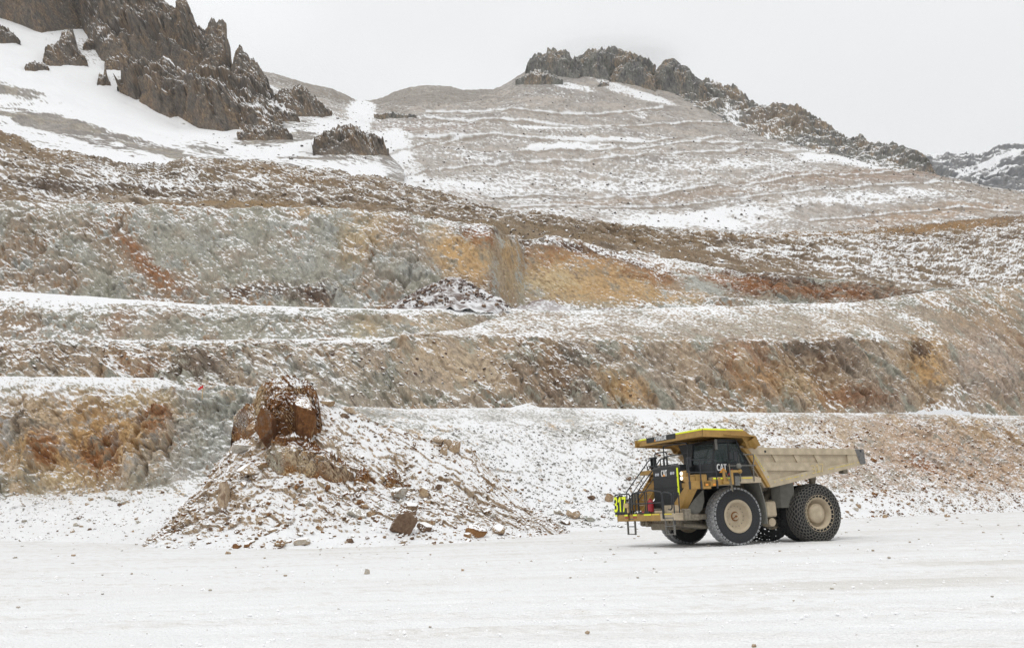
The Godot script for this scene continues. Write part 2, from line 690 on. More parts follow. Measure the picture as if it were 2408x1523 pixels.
func lower_bench(parent: Node):
	loft("lower_bench", [
		line([[-300, 1300, 82], [0, 1290, 84], [200, 1292, 78], [350, 1300, 70], [500, 1312, 66], [800, 1305, 66], [1050, 1290, 72], [1250, 1268, 84], [1480, 1256, 95], [1700, 1250, 102], [2000, 1242, 112], [2200, 1235, 120], [2408, 1222, 130], [2700, 1205, 145]], 0.15, 0.35),
		line([[-300, 1235, 90], [0, 1235, 90], [350, 1235, 86], [1000, 1240, 88], [1250, 1236, 94], [1480, 1228, 101], [1700, 1222, 107], [2000, 1215, 118], [2200, 1208, 126], [2408, 1192, 138], [2700, 1175, 150]], 0.15, 0.25),
		line([[-300, 1165, 96], [0, 1165, 96], [120, 1165, 96], [300, 1160, 95], [450, 1130, 94], [560, 1110, 94], [800, 1100, 94], [1000, 1150, 98], [1300, 1175, 106], [1500, 1180, 111], [2000, 1160, 124], [2200, 1150, 132], [2408, 1130, 144], [2700, 1120, 156]], 0.5, 0.12),
		line([[-300, 1050, 98], [560, 1030, 97], [800, 1020, 99], [1000, 1060, 105], [1300, 1080, 113], [1500, 1080, 118], [2000, 1075, 131], [2408, 1055, 151], [2700, 1045, 162]], 1.3, -0.04),
		line([[-300, 932, 100], [0, 938, 101], [100, 940, 101], [270, 932, 101], [420, 918, 101], [560, 918, 101], [700, 930, 103], [820, 964, 108], [1000, 978, 113], [1250, 978, 121], [1480, 980, 126], [1700, 986, 130], [2000, 986, 140], [2408, 986, 158], [2700, 986, 170]], 0.7, 0.0),
		line([[-300, 885, 108], [0, 888, 108], [200, 890, 108], [370, 890, 108], [420, 905, 108], [470, 925, 107], [560, 915, 106], [700, 920, 107], [820, 957, 110], [900, 959, 115], [1050, 962, 119], [1200, 958, 123], [1240, 947, 125], [1270, 957, 125], [1500, 961, 129], [1800, 970, 135], [2100, 972, 145], [2408, 978, 161], [2700, 978, 172]], 0.25, 0.10),
		shelf(12.0, 0.6)],
		{"x0": -260.0, "x1": 2660.0, "rows": 1.3, "calm": [[1450, 1100, 680, 190, 0.72], [2200, 1100, 520, 190, 0.45], [750, 1200, 700, 80, 0.4]], "terms": [[2, 4.5, 1.1, 0.9, 0.25], [2, 2.0, 0.55, 1.1, -0.3], [2, 0.9, 0.3, 1.1, 0.2], [1, 7.0, 1.3, 0.7, 0.5], [0, 1.0, 0.28, 1.3, 0.0], [0, 16.0, 2.0, 0.5, 0.2]],
		"tones": [GREY_GREEN, GRAVEL, TAN, BROWN], "wave": 7.0, "slant": 0.3, "snow_at": 0.76, "snow_wave": 0.5, "snow_noise": 0.34, "snow_up": 1.4, "snow_slant": 0.5, "snow_soft": 0.09, "grain": 0.24, "material": "rubble_ground",
		"patches": [[190, 1040, 270, 125, 0.0, OCHRE, 0.95], [90, 985, 110, 50, 0.2, TAN, 0.8], [110, 1065, 40, 55, 0.2, RUST, 0.95], [235, 1090, 65, 80, 0.5, RUST, 0.95], [375, 990, 45, 60, 0.1, RUST, 0.9], [330, 945, 120, 22, 0.0, STRAW, 0.8], [160, 1130, 110, 40, 0.1, STRAW, 0.7], [60, 1010, 30, 40, 0.0, DARK_GREY, 0.6],
			[500, 1010, 90, 120, 0.0, PALE_TEAL, 0.9], [430, 1100, 110, 70, -0.3, BLUE_GREY, 0.7], [540, 1050, 60, 90, 0.0, PALE_TEAL, 0.7],
			[1400, 1080, 520, 140, 0.1, GRAVEL, 0.95], [1150, 985, 330, 35, 0.05, GRAVEL, 0.95], [2100, 1090, 420, 130, 0.1, PINKISH, 0.8], [2250, 1080, 280, 100, 0.3, Color(0.50, 0.35, 0.24), 0.85], [1950, 1020, 180, 40, 0.15, TAN, 0.7], [2160, 1090, 60, 16, 0.45, RUST, 0.9], [1640, 1030, 120, 60, 0.0, GREY_GREEN, 0.5], [2330, 1010, 160, 40, 0.3, OCHRE, 0.4]],
		"drifts": [[200, 1215, 420, 45, 0.0, 0.22], [260, 1040, 230, 90, 0.0, -0.28], [180, 910, 330, 22, 0.0, 0.06], [700, 1200, 500, 60, 0.0, 0.2], [1290, 1060, 60, 16, 0.75, 0.35], [1650, 1010, 160, 40, 0.2, 0.12], [1350, 1150, 400, 90, 0.2, 0.30], [1250, 1060, 360, 90, 0.2, 0.16], [1650, 1060, 330, 110, 0.1, 0.12], [2000, 1060, 260, 40, 0.3, 0.10], [1850, 1195, 700, 32, -0.03, 0.16], [2150, 1070, 330, 80, 0.2, -0.12], [1050, 975, 260, 18, 0.03, -0.25], [2100, 1040, 300, 60, 0.3, -0.05], [1330, 1000, 240, 40, 0.1, -0.12]]}, parent)


func second_bench(parent: Node):
	loft("second_bench", [
		line([[-300, 912, 117], [0, 903, 117], [400, 908, 117], [560, 940, 116], [820, 975, 118], [1000, 982, 126], [1250, 978, 132], [1500, 980, 136], [1800, 985, 142], [2100, 975, 152], [2240, 965, 157], [2408, 990, 168], [2700, 990, 178]], 0.5, 0.22),
		line([[-300, 888, 119], [0, 884, 119], [400, 888, 119], [560, 915, 118], [820, 950, 120], [1000, 955, 128], [1250, 945, 134], [1500, 950, 138], [1800, 962, 144], [2100, 945, 154], [2240, 930, 160], [2408, 955, 171], [2700, 960, 180]], 1.0, 0.0),
		line([[-300, 824, 122], [0, 822, 122], [400, 824, 122], [600, 830, 122], [900, 832, 126], [950, 812, 130], [1150, 810, 138], [1500, 803, 144], [1700, 806, 148], [2000, 806, 156], [2150, 812, 162], [2408, 815, 174], [2700, 810, 182]], 0.8, 0.0),
		line([[-300, 803, 131], [0, 803, 131], [400, 801, 131], [900, 798, 133], [960, 791, 136], [1100, 771, 143], [1200, 737, 151], [1350, 731, 155], [1600, 723, 159], [1900, 714, 167], [2000, 711, 169], [2200, 684, 176], [2408, 668, 183], [2700, 650, 192]], 0.15, 0.12),
		shelf(10.0, 0.5)],
		{"x0": -260.0, "x1": 2660.0, "rows": 1.3, "jag": 1.2, "calm": [[1650, 765, 750, 45, 0.6], [1060, 870, 130, 70, 0.4], [2330, 790, 200, 90, 0.4]], "terms": [[2, 5.0, 1.1, 0.7, 0.35], [2, 2.0, 0.7, 0.9, 0.5], [1, 9.0, 2.0, 0.5, 0.6], [0, 1.3, 0.3, 1.2, 0.3], [0, 22.0, 3.0, 0.3, 0.2]],
		"tones": [TAUPE, TAN, GREY_GREEN, BROWN], "wave": 9.0, "slant": 0.55, "upright": 0.7, "snow_at": 0.77, "snow_wave": 0.8, "snow_noise": 0.36, "snow_up": 1.4, "snow_slant": 0.6, "snow_soft": 0.08, "grain": 0.24, "material": "rock_face",
		"patches": [[200, 855, 420, 35, 0.0, BROWN, 0.6], [480, 860, 70, 40, 0.0, UMBER, 0.5], [330, 860, 60, 40, 0.2, RUST, 0.5], [700, 880, 200, 60, 0.1, BLUE_GREY, 0.6], [900, 930, 120, 50, 0.0, GREY_GREEN, 0.7], [1060, 860, 130, 80, 0.2, TAN, 0.85], [1150, 900, 120, 50, 0.4, SAND, 0.5], [1270, 910, 110, 60, 0.3, BROWN, 0.7], [1340, 880, 60, 80, 0.0, UMBER, 0.6], [1470, 920, 80, 40, 0.3, OCHRE, 0.8],
			[1560, 860, 110, 70, 0.3, TAUPE, 0.6], [1760, 870, 110, 70, 0.7, RUST, 0.65], [1900, 840, 90, 50, 0.4, UMBER, 0.75], [1850, 910, 160, 55, 0.1, OCHRE, 0.5], [2000, 940, 110, 28, 0.1, RUST, 0.7], [1960, 860, 60, 70, 0.5, UMBER, 0.6], [2180, 870, 55, 95, -0.4, OCHRE, 0.9], [2160, 830, 30, 30, 0.0, UMBER, 0.9], [2200, 935, 60, 25, 0.2, TAUPE, 0.9], [2330, 860, 110, 100, 0.4, PINKISH, 0.6], [2330, 760, 150, 50, 0.2, BROWN, 0.5], [1500, 765, 500, 35, 0.0, Color(0.43, 0.38, 0.32), 0.8], [1250, 785, 260, 22, -0.05, TAUPE, 0.9], [1900, 760, 320, 45, -0.05, Color(0.45, 0.39, 0.32), 0.7]],
		"drifts": [[1650, 765, 800, 45, 0.0, -0.2], [400, 808, 560, 12, 0.0, 0.25], [1100, 880, 90, 60, 0.0, -0.15], [1100, 945, 120, 22, 0.1, 0.15], [1480, 920, 90, 45, 0.2, -0.3], [1830, 880, 320, 75, 0.1, -0.10], [2170, 890, 60, 80, -0.4, -0.25], [2240, 940, 40, 30, -0.8, 0.5], [1500, 790, 300, 14, 0.0, 0.06], [1700, 745, 420, 35, 0.0, 0.03], [2150, 760, 60, 20, 0.3, 0.3], [2050, 790, 40, 22, 0.4, 0.35], [300, 860, 560, 40, 0.0, 0.05]]}, parent)


func third_bench(parent: Node):
	loft("third_bench", [
		line([[-300, 822, 137], [0, 815, 137], [400, 813, 137], [900, 810, 139], [1000, 800, 145], [1150, 785, 153], [1300, 755, 160], [1600, 745, 166], [2000, 735, 178], [2408, 705, 192], [2700, 690, 200]], 0.3, 0.1),
		line([[-300, 745, 142], [0, 748, 142], [400, 750, 142], [900, 752, 145], [1050, 750, 151], [1300, 742, 163], [1600, 735, 169], [2000, 725, 180], [2408, 695, 193], [2700, 680, 201]], 0.8, 0.02),
		line([[-300, 692, 145], [0, 700, 145], [100, 703, 145], [200, 714, 145], [420, 718, 146], [700, 725, 147], [900, 730, 149], [1050, 729, 155], [1200, 729, 163], [1300, 734, 166], [1600, 728, 172], [2000, 718, 183], [2408, 680, 195], [2700, 665, 202]], 0.3, 0.15),
		line([[-300, 677, 150], [0, 683, 150], [120, 691, 150], [330, 706, 150], [500, 717, 150], [700, 721, 151], [900, 727, 153], [1050, 726, 158], [1200, 727, 165], [1300, 732, 168], [1600, 727, 174], [2000, 717, 185], [2408, 678, 196], [2700, 662, 204]], 0.12, 0.4),
		shelf(30.0, 0.4, 0.3, 0.5)],
		{"x0": -260.0, "x1": 2660.0, "rows": 1.3, "terms": [[2, 5.0, 1.0, 0.6, 0.1], [2, 2.0, 0.6, 0.9, 0.2], [1, 9.0, 1.4, 0.4, 0.3], [0, 1.3, 0.25, 1.4, 0.0]],
		"tones": [GREY_GREEN, BLUE_GREY, TAUPE, BROWN], "wave": 11.0, "slant": 0.2, "snow_at": 0.81, "snow_wave": 0.9, "snow_noise": 0.36, "snow_up": 1.5, "snow_slant": 0.2, "snow_soft": 0.07, "grain": 0.2, "material": "rock_face",
		"patches": [[40, 770, 60, 50, 0.2, BROWN, 0.7], [330, 770, 90, 40, 0.0, TAUPE, 0.7], [280, 760, 40, 50, 0.4, RUST, 0.35], [600, 775, 200, 40, 0.0, GREY_GREEN, 0.7], [860, 780, 35, 28, 0.0, STRAW, 0.7], [980, 770, 120, 30, 0.0, SAND, 0.6], [1050, 760, 90, 22, 0.1, TAN, 0.6], [760, 760, 60, 40, 0.5, TAUPE, 0.4]],
		"drifts": [[160, 730, 100, 22, 0.15, 0.2], [80, 700, 160, 14, 0.1, 0.2], [690, 740, 22, 18, 0.8, 0.3], [1000, 735, 120, 14, 0.0, 0.12], [600, 780, 400, 26, 0.0, -0.06]]}, parent)


func tall_face(parent: Node):
	loft("tall_face", [
		line([[-300, 712, 160], [0, 708, 160], [300, 722, 160], [560, 735, 160], [900, 742, 162], [1150, 742, 166], [1185, 740, 172], [1230, 740, 178], [1450, 738, 180], [1700, 732, 183], [1900, 728, 191], [2200, 705, 200], [2408, 695, 210], [2700, 680, 220]], 0.5, 0.15),
		line([[-300, 660, 163], [0, 665, 163], [300, 690, 163], [560, 700, 163], [900, 700, 165], [1150, 690, 167], [1180, 690, 172], [1235, 690, 184], [1450, 700, 186], [1700, 702, 189], [1900, 705, 195], [2200, 700, 203], [2408, 700, 212], [2700, 690, 222]], 1.0, -0.02),
		line([[-300, 530, 172], [0, 540, 172], [300, 540, 173], [600, 545, 174], [900, 560, 175], [1150, 570, 171], [1182, 580, 176], [1235, 620, 192], [1450, 640, 194], [1700, 660, 196], [1900, 670, 201], [2200, 695, 208], [2408, 700, 216], [2700, 690, 226]], 1.0, -0.02),
		line([[-300, 462, 178], [0, 476, 178], [150, 482, 178], [270, 488, 178], [600, 491, 180], [760, 493, 182], [850, 499, 184], [950, 507, 185], [1000, 513, 184], [1100, 528, 180], [1160, 532, 177], [1182, 552, 182], [1235, 566, 198], [1300, 557, 200], [1370, 571, 202], [1450, 593, 204], [1600, 612, 207], [1750, 641, 209], [1900, 653, 211], [2050, 673, 213], [2150, 689, 215], [2408, 697, 224], [2700, 690, 230]], 0.35, 0.05),
		shelf(9.0, 0.2, 0.2, 0.0)],
		{"x0": -260.0, "x1": 2660.0, "rows": 1.3, "jag": 1.5, "further": 14.0, "calm": [[1420, 660, 320, 75, 0.55], [1080, 590, 100, 70, 0.45], [560, 610, 260, 90, 0.35]], "terms": [[2, 7.0, 1.3, 0.6, 0.2], [2, 2.4, 0.75, 0.8, 0.35], [1, 12.0, 2.4, 0.4, 0.4], [0, 1.6, 0.35, 1.3, 0.0], [0, 40.0, 3.0, 0.3, 0.0]],
		"tones": [GREY_GREEN, TAUPE, BLUE_GREY, BROWN], "wave": 13.0, "slant": 0.35, "upright": 0.7, "snow_at": 0.81, "snow_wave": 1.0, "snow_noise": 0.36, "snow_up": 1.5, "snow_slant": 0.3, "snow_soft": 0.06, "grain": 0.2, "material": "rock_face",
		"patches": [[560, 590, 240, 95, 0.1, GREY_GREEN, 0.9], [480, 560, 130, 60, 0.2, BLUE_GREY, 0.6], [720, 600, 120, 80, 0.2, BLUE_GREY, 0.5], [130, 530, 140, 40, 0.2, TAUPE, 0.6], [90, 560, 60, 60, 0.2, BROWN, 0.55], [330, 610, 90, 22, 0.75, RUST, 0.75], [380, 660, 90, 26, 0.45, RUST, 0.75], [210, 610, 110, 60, 0.5, GREY_GREEN, 0.6], [560, 695, 50, 20, 0.0, UMBER, 0.85], [690, 690, 130, 26, 0.0, UMBER, 0.75], [740, 705, 60, 18, 0.0, UMBER, 0.7],
			[880, 545, 90, 70, 0.5, OCHRE, 0.55], [840, 590, 50, 60, 0.3, STRAW, 0.55], [930, 640, 80, 60, 0.2, BLUE_GREY, 0.6], [950, 540, 50, 45, 0.2, BROWN, 0.7], [1050, 590, 55, 60, 0.2, OCHRE, 0.95], [1035, 555, 35, 30, 0.0, TAN, 0.9], [1110, 620, 70, 70, 0.4, OCHRE, 0.9], [1130, 560, 55, 35, 0.3, RUST, 0.9], [1090, 545, 45, 22, 0.1, UMBER, 0.5], [1180, 620, 24, 45, 0.1, GREY_GREEN, 0.9], [1175, 650, 30, 40, 0.0, BLUE_GREY, 0.6], [980, 610, 60, 50, 0.4, TAUPE, 0.5],
			[1350, 620, 150, 55, 0.1, RUST, 0.75], [1400, 650, 210, 60, 0.1, OCHRE, 0.75], [1310, 670, 110, 45, 0.0, STRAW, 0.85], [1450, 690, 160, 36, 0.0, OCHRE, 0.8], [1530, 640, 90, 36, 0.3, RUST, 0.7], [1240, 562, 60, 14, 0.0, UMBER, 0.8], [1640, 680, 60, 30, 0.1, BLUE_GREY, 0.75], [1740, 665, 110, 26, 0.2, RUST, 0.85], [1850, 680, 190, 22, 0.15, RUST, 0.85], [1800, 652, 200, 14, 0.2, UMBER, 0.7], [2000, 695, 150, 22, 0.0, RUST, 0.85], [1600, 700, 90, 22, 0.0, OCHRE, 0.8], [1330, 582, 150, 11, 0.13, UMBER, 0.9], [1470, 615, 110, 10, 0.25, UMBER, 0.8], [1150, 545, 40, 10, 0.2, UMBER, 0.8], [1195, 640, 36, 95, 0.0, Color(0.42, 0.31, 0.18), 0.8], [1200, 600, 26, 40, 0.0, OCHRE, 0.6], [740, 505, 60, 12, 0.0, OCHRE, 0.6], [60, 500, 80, 24, 0.1, GREY_GREEN, 0.5]],
		"drifts": [[1330, 650, 240, 60, 0.1, -0.25], [1100, 600, 110, 70, 0.3, -0.12], [1250, 575, 70, 22, 0.0, 0.10], [1850, 680, 320, 40, 0.1, -0.16], [560, 600, 230, 80, 0.1, -0.06], [720, 520, 160, 14, 0.1, 0.14], [450, 690, 130, 16, 0.05, 0.12], [130, 530, 120, 40, 0.2, 0.06], [1060, 600, 30, 60, -0.35, 0.10], [600, 710, 400, 20, 0.0, -0.1]]}, parent)


func brown_hill():
	loft("brown_hill", [
		line([[-300, 490, 190], [0, 494, 190], [300, 503, 190], [600, 505, 190], [900, 520, 194], [1160, 550, 196], [1235, 580, 208], [1300, 580, 210], [1500, 620, 214], [1900, 672, 222], [2150, 705, 228], [2408, 720, 235], [2700, 710, 240]], 0.5, -0.05, 1),
		line([[-300, 466, 192], [0, 478, 192], [300, 487, 192], [600, 489, 193], [900, 499, 197], [1160, 530, 200], [1235, 553, 212], [1300, 553, 214], [1500, 592, 218], [1900, 648, 226], [2150, 684, 232], [2408, 700, 238], [2700, 690, 244]], 0.4, -0.25),
		line([[-300, 425, 216], [0, 440, 214], [300, 466, 210], [600, 473, 212], [900, 490, 216], [1200, 520, 222], [1500, 562, 234], [1900, 612, 252], [2150, 640, 258], [2408, 640, 266], [2700, 630, 276]], 0.9, 0.02),
		line([[-300, 400, 218], [0, 418, 218], [300, 432, 218], [600, 448, 220], [900, 468, 226], [1200, 508, 232], [1500, 545, 245], [1900, 575, 272], [2150, 585, 290], [2408, 575, 300], [2700, 560, 310]], 0.9, 0.02),
		line([[-300, 250, 250], [0, 305, 250], [50, 322, 250], [85, 345, 250], [150, 352, 250], [250, 372, 250], [300, 382, 250], [390, 385, 252], [440, 366, 255], [520, 372, 256], [600, 378, 256], [700, 396, 258], [790, 400, 258], [830, 414, 258], [880, 412, 258], [960, 437, 262], [1050, 456, 266], [1180, 497, 272], [1230, 497, 275], [1310, 507, 280], [1400, 520, 284], [1450, 535, 287], [1500, 527, 290], [1600, 540, 298], [1700, 548, 304], [1800, 548, 312], [2000, 542, 330], [2200, 523, 350], [2408, 505, 370], [2700, 480, 390]], 0.35, -0.12),
		shelf(20.0, 3.0, 0.4, 0.2)],
		{"x0": -260.0, "x1": 2660.0, "rows": 1.3, "jag": 3.0, "further": 14.0, "terms": [[0, 22.0, 4.0, 1.0, 0.0], [0, 7.0, 1.8, 1.3, 0.6], [2, 4.0, 0.8, 1.0, 0.6], [1, 9.0, 1.0, 1.5, 0.7], [0, 2.0, 0.6, 1.2, 0.5]],
		"tones": [Color(0.243, 0.181, 0.119), TAUPE, Color(0.195, 0.150, 0.111), Color(0.294, 0.237, 0.181)], "wave": 16.0, "slant": 0.8, "snow_at": 0.79, "snow_wave": 2.0, "snow_noise": 0.36, "snow_up": 1.1, "snow_slant": 0.9, "snow_soft": 0.09, "grain": 0.2, "material": "rock_face",
		"patches": [[350, 395, 200, 22, 0.2, Color(0.135, 0.112, 0.090), 0.6], [200, 445, 330, 18, 0.05, Color(0.159, 0.125, 0.103), 0.7], [700, 420, 160, 22, 0.2, Color(0.254, 0.175, 0.102), 0.8], [620, 487, 260, 8, 0.03, Color(0.290, 0.200, 0.110), 0.9], [1250, 545, 200, 18, 0.12, Color(0.243, 0.181, 0.114), 0.9], [1550, 580, 220, 30, 0.2, Color(0.242, 0.175, 0.108), 0.85], [1460, 530, 60, 12, 0.1, Color(0.243, 0.181, 0.108), 0.9], [2000, 545, 500, 14, -0.04, Color(0.289, 0.182, 0.086), 0.85], [2250, 530, 160, 16, -0.1, Color(0.324, 0.189, 0.082), 0.8], [1800, 615, 300, 26, 0.1, Color(0.231, 0.169, 0.113), 0.6], [90, 340, 120, 26, 0.25, Color(0.254, 0.175, 0.102), 0.8]],
		"drifts": [[360, 438, 75, 12, 0.1, 0.4], [500, 430, 180, 30, 0.1, 0.14], [200, 430, 240, 28, 0.0, 0.16], [620, 487, 420, 7, 0.03, -0.35], [1250, 545, 230, 16, 0.12, -0.28], [1560, 578, 220, 26, 0.2, -0.2], [1850, 590, 160, 12, 0.0, 0.2], [1680, 595, 40, 16, 0.8, 0.45], [1500, 600, 60, 12, 0.1, 0.3], [2250, 530, 220, 14, -0.1, -0.3], [2100, 620, 330, 60, 0.1, 0.06], [60, 340, 100, 20, 0.3, -0.1], [740, 470, 120, 18, 0.15, 0.1]]})


func mountain():
	var root := Node3D.new()
	root.name = "mountain"
	root.set_meta("kind", "structure")
	add_child(root)
	var haul := Color(0.30, 0.255, 0.21)
	var roads := [
		[[1000, 262, 0], [1150, 263, 0], [1300, 267, 0], [1480, 262, 0], [1560, 255, 0]],
		[[1000, 280, 0], [1200, 286, 0], [1350, 297, 0], [1550, 297, 0], [1650, 290, 0], [1750, 288, 0], [1850, 298, 0]],
		[[960, 322, 0], [1050, 320, 0], [1120, 318, 0], [1180, 322, 0], [1300, 329, 0], [1500, 331, 0], [1700, 322, 0]],
		[[880, 375, 0], [1000, 345, 0], [1080, 322, 0], [1140, 320, 0]],
		[[1180, 360, 0], [1350, 353, 0], [1600, 341, 0], [1800, 337, 0], [1950, 345, 0]],
		[[900, 428, 0], [1050, 395, 0], [1200, 382, 0], [1400, 374, 0], [1600, 362, 0], [1800, 356, 0], [1950, 358, 0], [2100, 378, 0], [2200, 395, 0]],
		[[1150, 463, 0], [1350, 465, 0], [1550, 455, 0], [1750, 435, 0], [1950, 412, 0], [2150, 401, 0], [2300, 402, 0]],
		[[1200, 487, 0], [1450, 488, 0], [1650, 478, 0], [1850, 456, 0], [2050, 438, 0], [2300, 432, 0]],
		[[1900, 520, 0], [2050, 505, 0], [2250, 490, 0], [2408, 500, 0]]]
	var lines := []
	var flakes := Color(0.82, 0.82, 0.83)
	for r in roads:
		var up := []
		var dn := []
		for p in r:
			up.append([p[0], p[1] - 2.6])
			dn.append([p[0], p[1] + 2.4])
		lines.append([up, flakes, 2.4, 0.95])
		lines.append([dn, haul, 1.7, 0.65])
	loft("mountain_slope", [
		line([[600, 420, 300], [880, 430, 300], [1000, 475, 310], [1200, 520, 320], [1500, 555, 340], [1800, 570, 355], [2100, 560, 375], [2408, 530, 400], [2700, 510, 420]], 0.5, 0.12),
		line([[600, 370, 390], [780, 370, 390], [900, 400, 370], [1200, 460, 370], [1600, 480, 390], [2000, 480, 405], [2300, 480, 420], [2408, 490, 430], [2700, 505, 440]], 0.8, 0.0),
		line([[600, 320, 440], [780, 325, 440], [900, 350, 430], [1200, 395, 430], [1600, 410, 450], [2000, 410, 460], [2300, 440, 460], [2408, 462, 460], [2700, 503, 470]], 1.0, 0.0),
		line([[600, 200, 600], [780, 262, 600], [900, 292, 590], [1200, 275, 570], [1500, 295, 570], [1800, 335, 550], [2100, 397, 510], [2300, 434, 480], [2408, 459, 470], [2700, 512, 475]], 1.0, 0.0),
		line([[600, 165, 700], [640, 172, 700], [720, 195, 700], [780, 208, 700], [835, 233, 720], [870, 235, 720], [900, 229, 720], [930, 215, 720], [960, 205, 720], [1000, 199, 720], [1060, 202, 715], [1090, 212, 710], [1160, 209, 700], [1200, 190, 690], [1240, 165, 680], [1290, 160, 670], [1400, 165, 660], [1500, 195, 640], [1600, 222, 620], [1700, 262, 600], [1800, 305, 580], [1900, 345, 560], [2050, 382, 530], [2180, 406, 505], [2300, 432, 485], [2408, 458, 475], [2700, 512, 480]], 0.3, -0.15),
		shelf(60.0, 40.0, 0.5, 0.0)],
		{"x0": 600.0, "x1": 2660.0, "rows": 1.3, "jag": 1.0, "terms": [[0, 60.0, 4.0, 1.0, 0.0], [0, 14.0, 0.9, 0.8, 0.5], [1, 26.0, 1.3, 0.3, 0.9], [0, 4.0, 0.4, 1.0, 0.4]],
		"tones": [Color(0.401, 0.362, 0.324), Color(0.350, 0.312, 0.280), Color(0.417, 0.363, 0.314), Color(0.267, 0.240, 0.218)], "wave": 45.0, "slant": 0.5, "snow_at": 0.93, "snow_wave": 3.2, "snow_noise": 0.26, "snow_up": 3.0, "snow_slant": -0.5, "snow_soft": 0.14, "grain": 0.16, "veil": 0.12, "material": "far_rock",
		"ledges": roads, "stripes": lines,
		"patches": [[1000, 225, 190, 26, 0.0, Color(0.229, 0.202, 0.164), 0.85], [760, 215, 160, 22, 0.25, Color(0.206, 0.173, 0.135), 0.85], [1270, 190, 90, 24, 0.0, Color(0.228, 0.217, 0.207), 0.6], [1000, 300, 140, 18, 0.0, Color(0.325, 0.243, 0.200), 0.6], [1900, 420, 330, 18, -0.12, Color(0.334, 0.242, 0.171), 0.7], [2100, 410, 260, 20, -0.05, Color(0.316, 0.207, 0.137), 0.75], [1500, 470, 330, 9, -0.07, Color(0.332, 0.234, 0.158), 0.7], [2200, 500, 260, 22, -0.1, Color(0.392, 0.250, 0.141), 0.75], [2300, 455, 140, 20, 0.1, Color(0.341, 0.275, 0.210), 0.8]],
		"drifts": [[850, 262, 34, 40, 0.1, 0.7], [840, 298, 34, 12, 0.0, 0.6], [790, 330, 80, 60, 0.2, 0.35], [700, 370, 200, 50, 0.1, 0.6], [1400, 327, 130, 7, 0.0, 0.55], [1330, 345, 110, 8, -0.04, 0.5], [1500, 268, 30, 10, 0.3, 0.3], [1350, 205, 60, 8, 0.2, 0.4], [1480, 215, 90, 12, 0.3, 0.5], [1540, 232, 60, 10, 0.3, 0.5], [1960, 372, 120, 14, 0.15, 0.65], [1650, 515, 230, 22, -0.03, 0.34], [1400, 420, 420, 38, -0.05, 0.12], [1900, 480, 330, 16, -0.08, 0.22], [1750, 385, 160, 12, -0.05, 0.18], [1330, 298, 120, 6, 0.0, 0.35], [1320, 500, 200, 20, 0.0, 0.12], [1050, 440, 120, 20, 0.1, 0.15], [1000, 225, 200, 24, 0.0, -0.3], [2150, 412, 200, 16, 0.0, -0.12], [900, 390, 90, 40, -0.3, 0.12], [915, 350, 50, 60, 0.5, 0.5], [950, 400, 50, 40, 0.4, 0.3]]}, root)
	var how := {"tones": [Color(0.209, 0.203, 0.182), Color(0.257, 0.223, 0.182), Color(0.169, 0.162, 0.155), Color(0.297, 0.230, 0.162)], "material": "far_rock", "snow_at": 0.74, "snow_wave": 3.0, "snow_noise": 0.28, "snow_up": 1.6, "wave": 16.0, "upright": 0.5, "grain": 0.32, "snow_soft": 0.06}
	var tops := [
		[[[1235, 172], [1240, 150], [1252, 136], [1262, 131], [1285, 128], [1287, 114], [1300, 116], [1312, 122], [1326, 120], [1338, 128], [1352, 152], [1364, 172]], 176, 676.0, [[1235, 172], [1300, 178], [1364, 186]]],
		[[[1212, 196], [1222, 186], [1240, 176], [1265, 168], [1298, 174], [1312, 184], [1324, 196]], 200, 655.0],
		[[[1335, 165], [1352, 138], [1378, 124], [1410, 120], [1440, 118], [1470, 124], [1495, 132], [1515, 142], [1540, 165]], 180, 745.0],
		[[[1362, 176], [1372, 152], [1388, 136], [1402, 129], [1418, 138], [1426, 156], [1432, 178]], 184, 668.0, [[1362, 178], [1432, 190]]],
		[[[1432, 190], [1446, 166], [1462, 155], [1480, 148], [1500, 146], [1516, 154], [1530, 172], [1542, 192]], 200, 655.0, [[1432, 192], [1490, 200], [1542, 216]]],
		[[[1526, 204], [1536, 178], [1548, 160], [1562, 145], [1578, 139], [1592, 146], [1604, 154], [1622, 166], [1634, 180], [1648, 196], [1662, 214]], 214, 640.0, [[1526, 206], [1600, 224], [1662, 246]]]]
	how.loud = 0.6
	crags(root, tops, how, 26.0, 2.2, "mountain_slope")
	# the long rock rib that runs down to the right
	var rib: Dictionary = how.duplicate()
	rib.merge({"x0": 1570.0, "x1": 2200.0, "rows": 1.3, "density": 1.3, "jag": 5.0, "terms": [[2, 16.0, 4.0, 0.35, 0.1], [2, 6.0, 1.8, 0.5, 0.2], [1, 22.0, 5.0, 0.35, 0.2], [0, 5.0, 1.2, 0.8, 0.0], [0, 45.0, 8.0, 0.5, 0.0]],
		"patches": [[1850, 290, 60, 40, 0.2, Color(0.297, 0.223, 0.155), 0.8], [1780, 290, 40, 30, 0.3, Color(0.270, 0.203, 0.149), 0.6]], "drifts": [[1720, 275, 30, 14, 0.8, 0.3], [1660, 215, 50, 14, 0.2, 0.15]]}, true)
	var rib_foot := []
	for p in [[1570, 216], [1600, 238], [1650, 265], [1700, 288], [1750, 312], [1800, 330], [1900, 352], [2000, 362], [2040, 384], [2100, 402], [2200, 410]]:
		rib_foot.append([p[0], p[1] + 6.0, -(on_layer("mountain_slope", p[0], p[1])[0] as Vector3).z + 2.0])
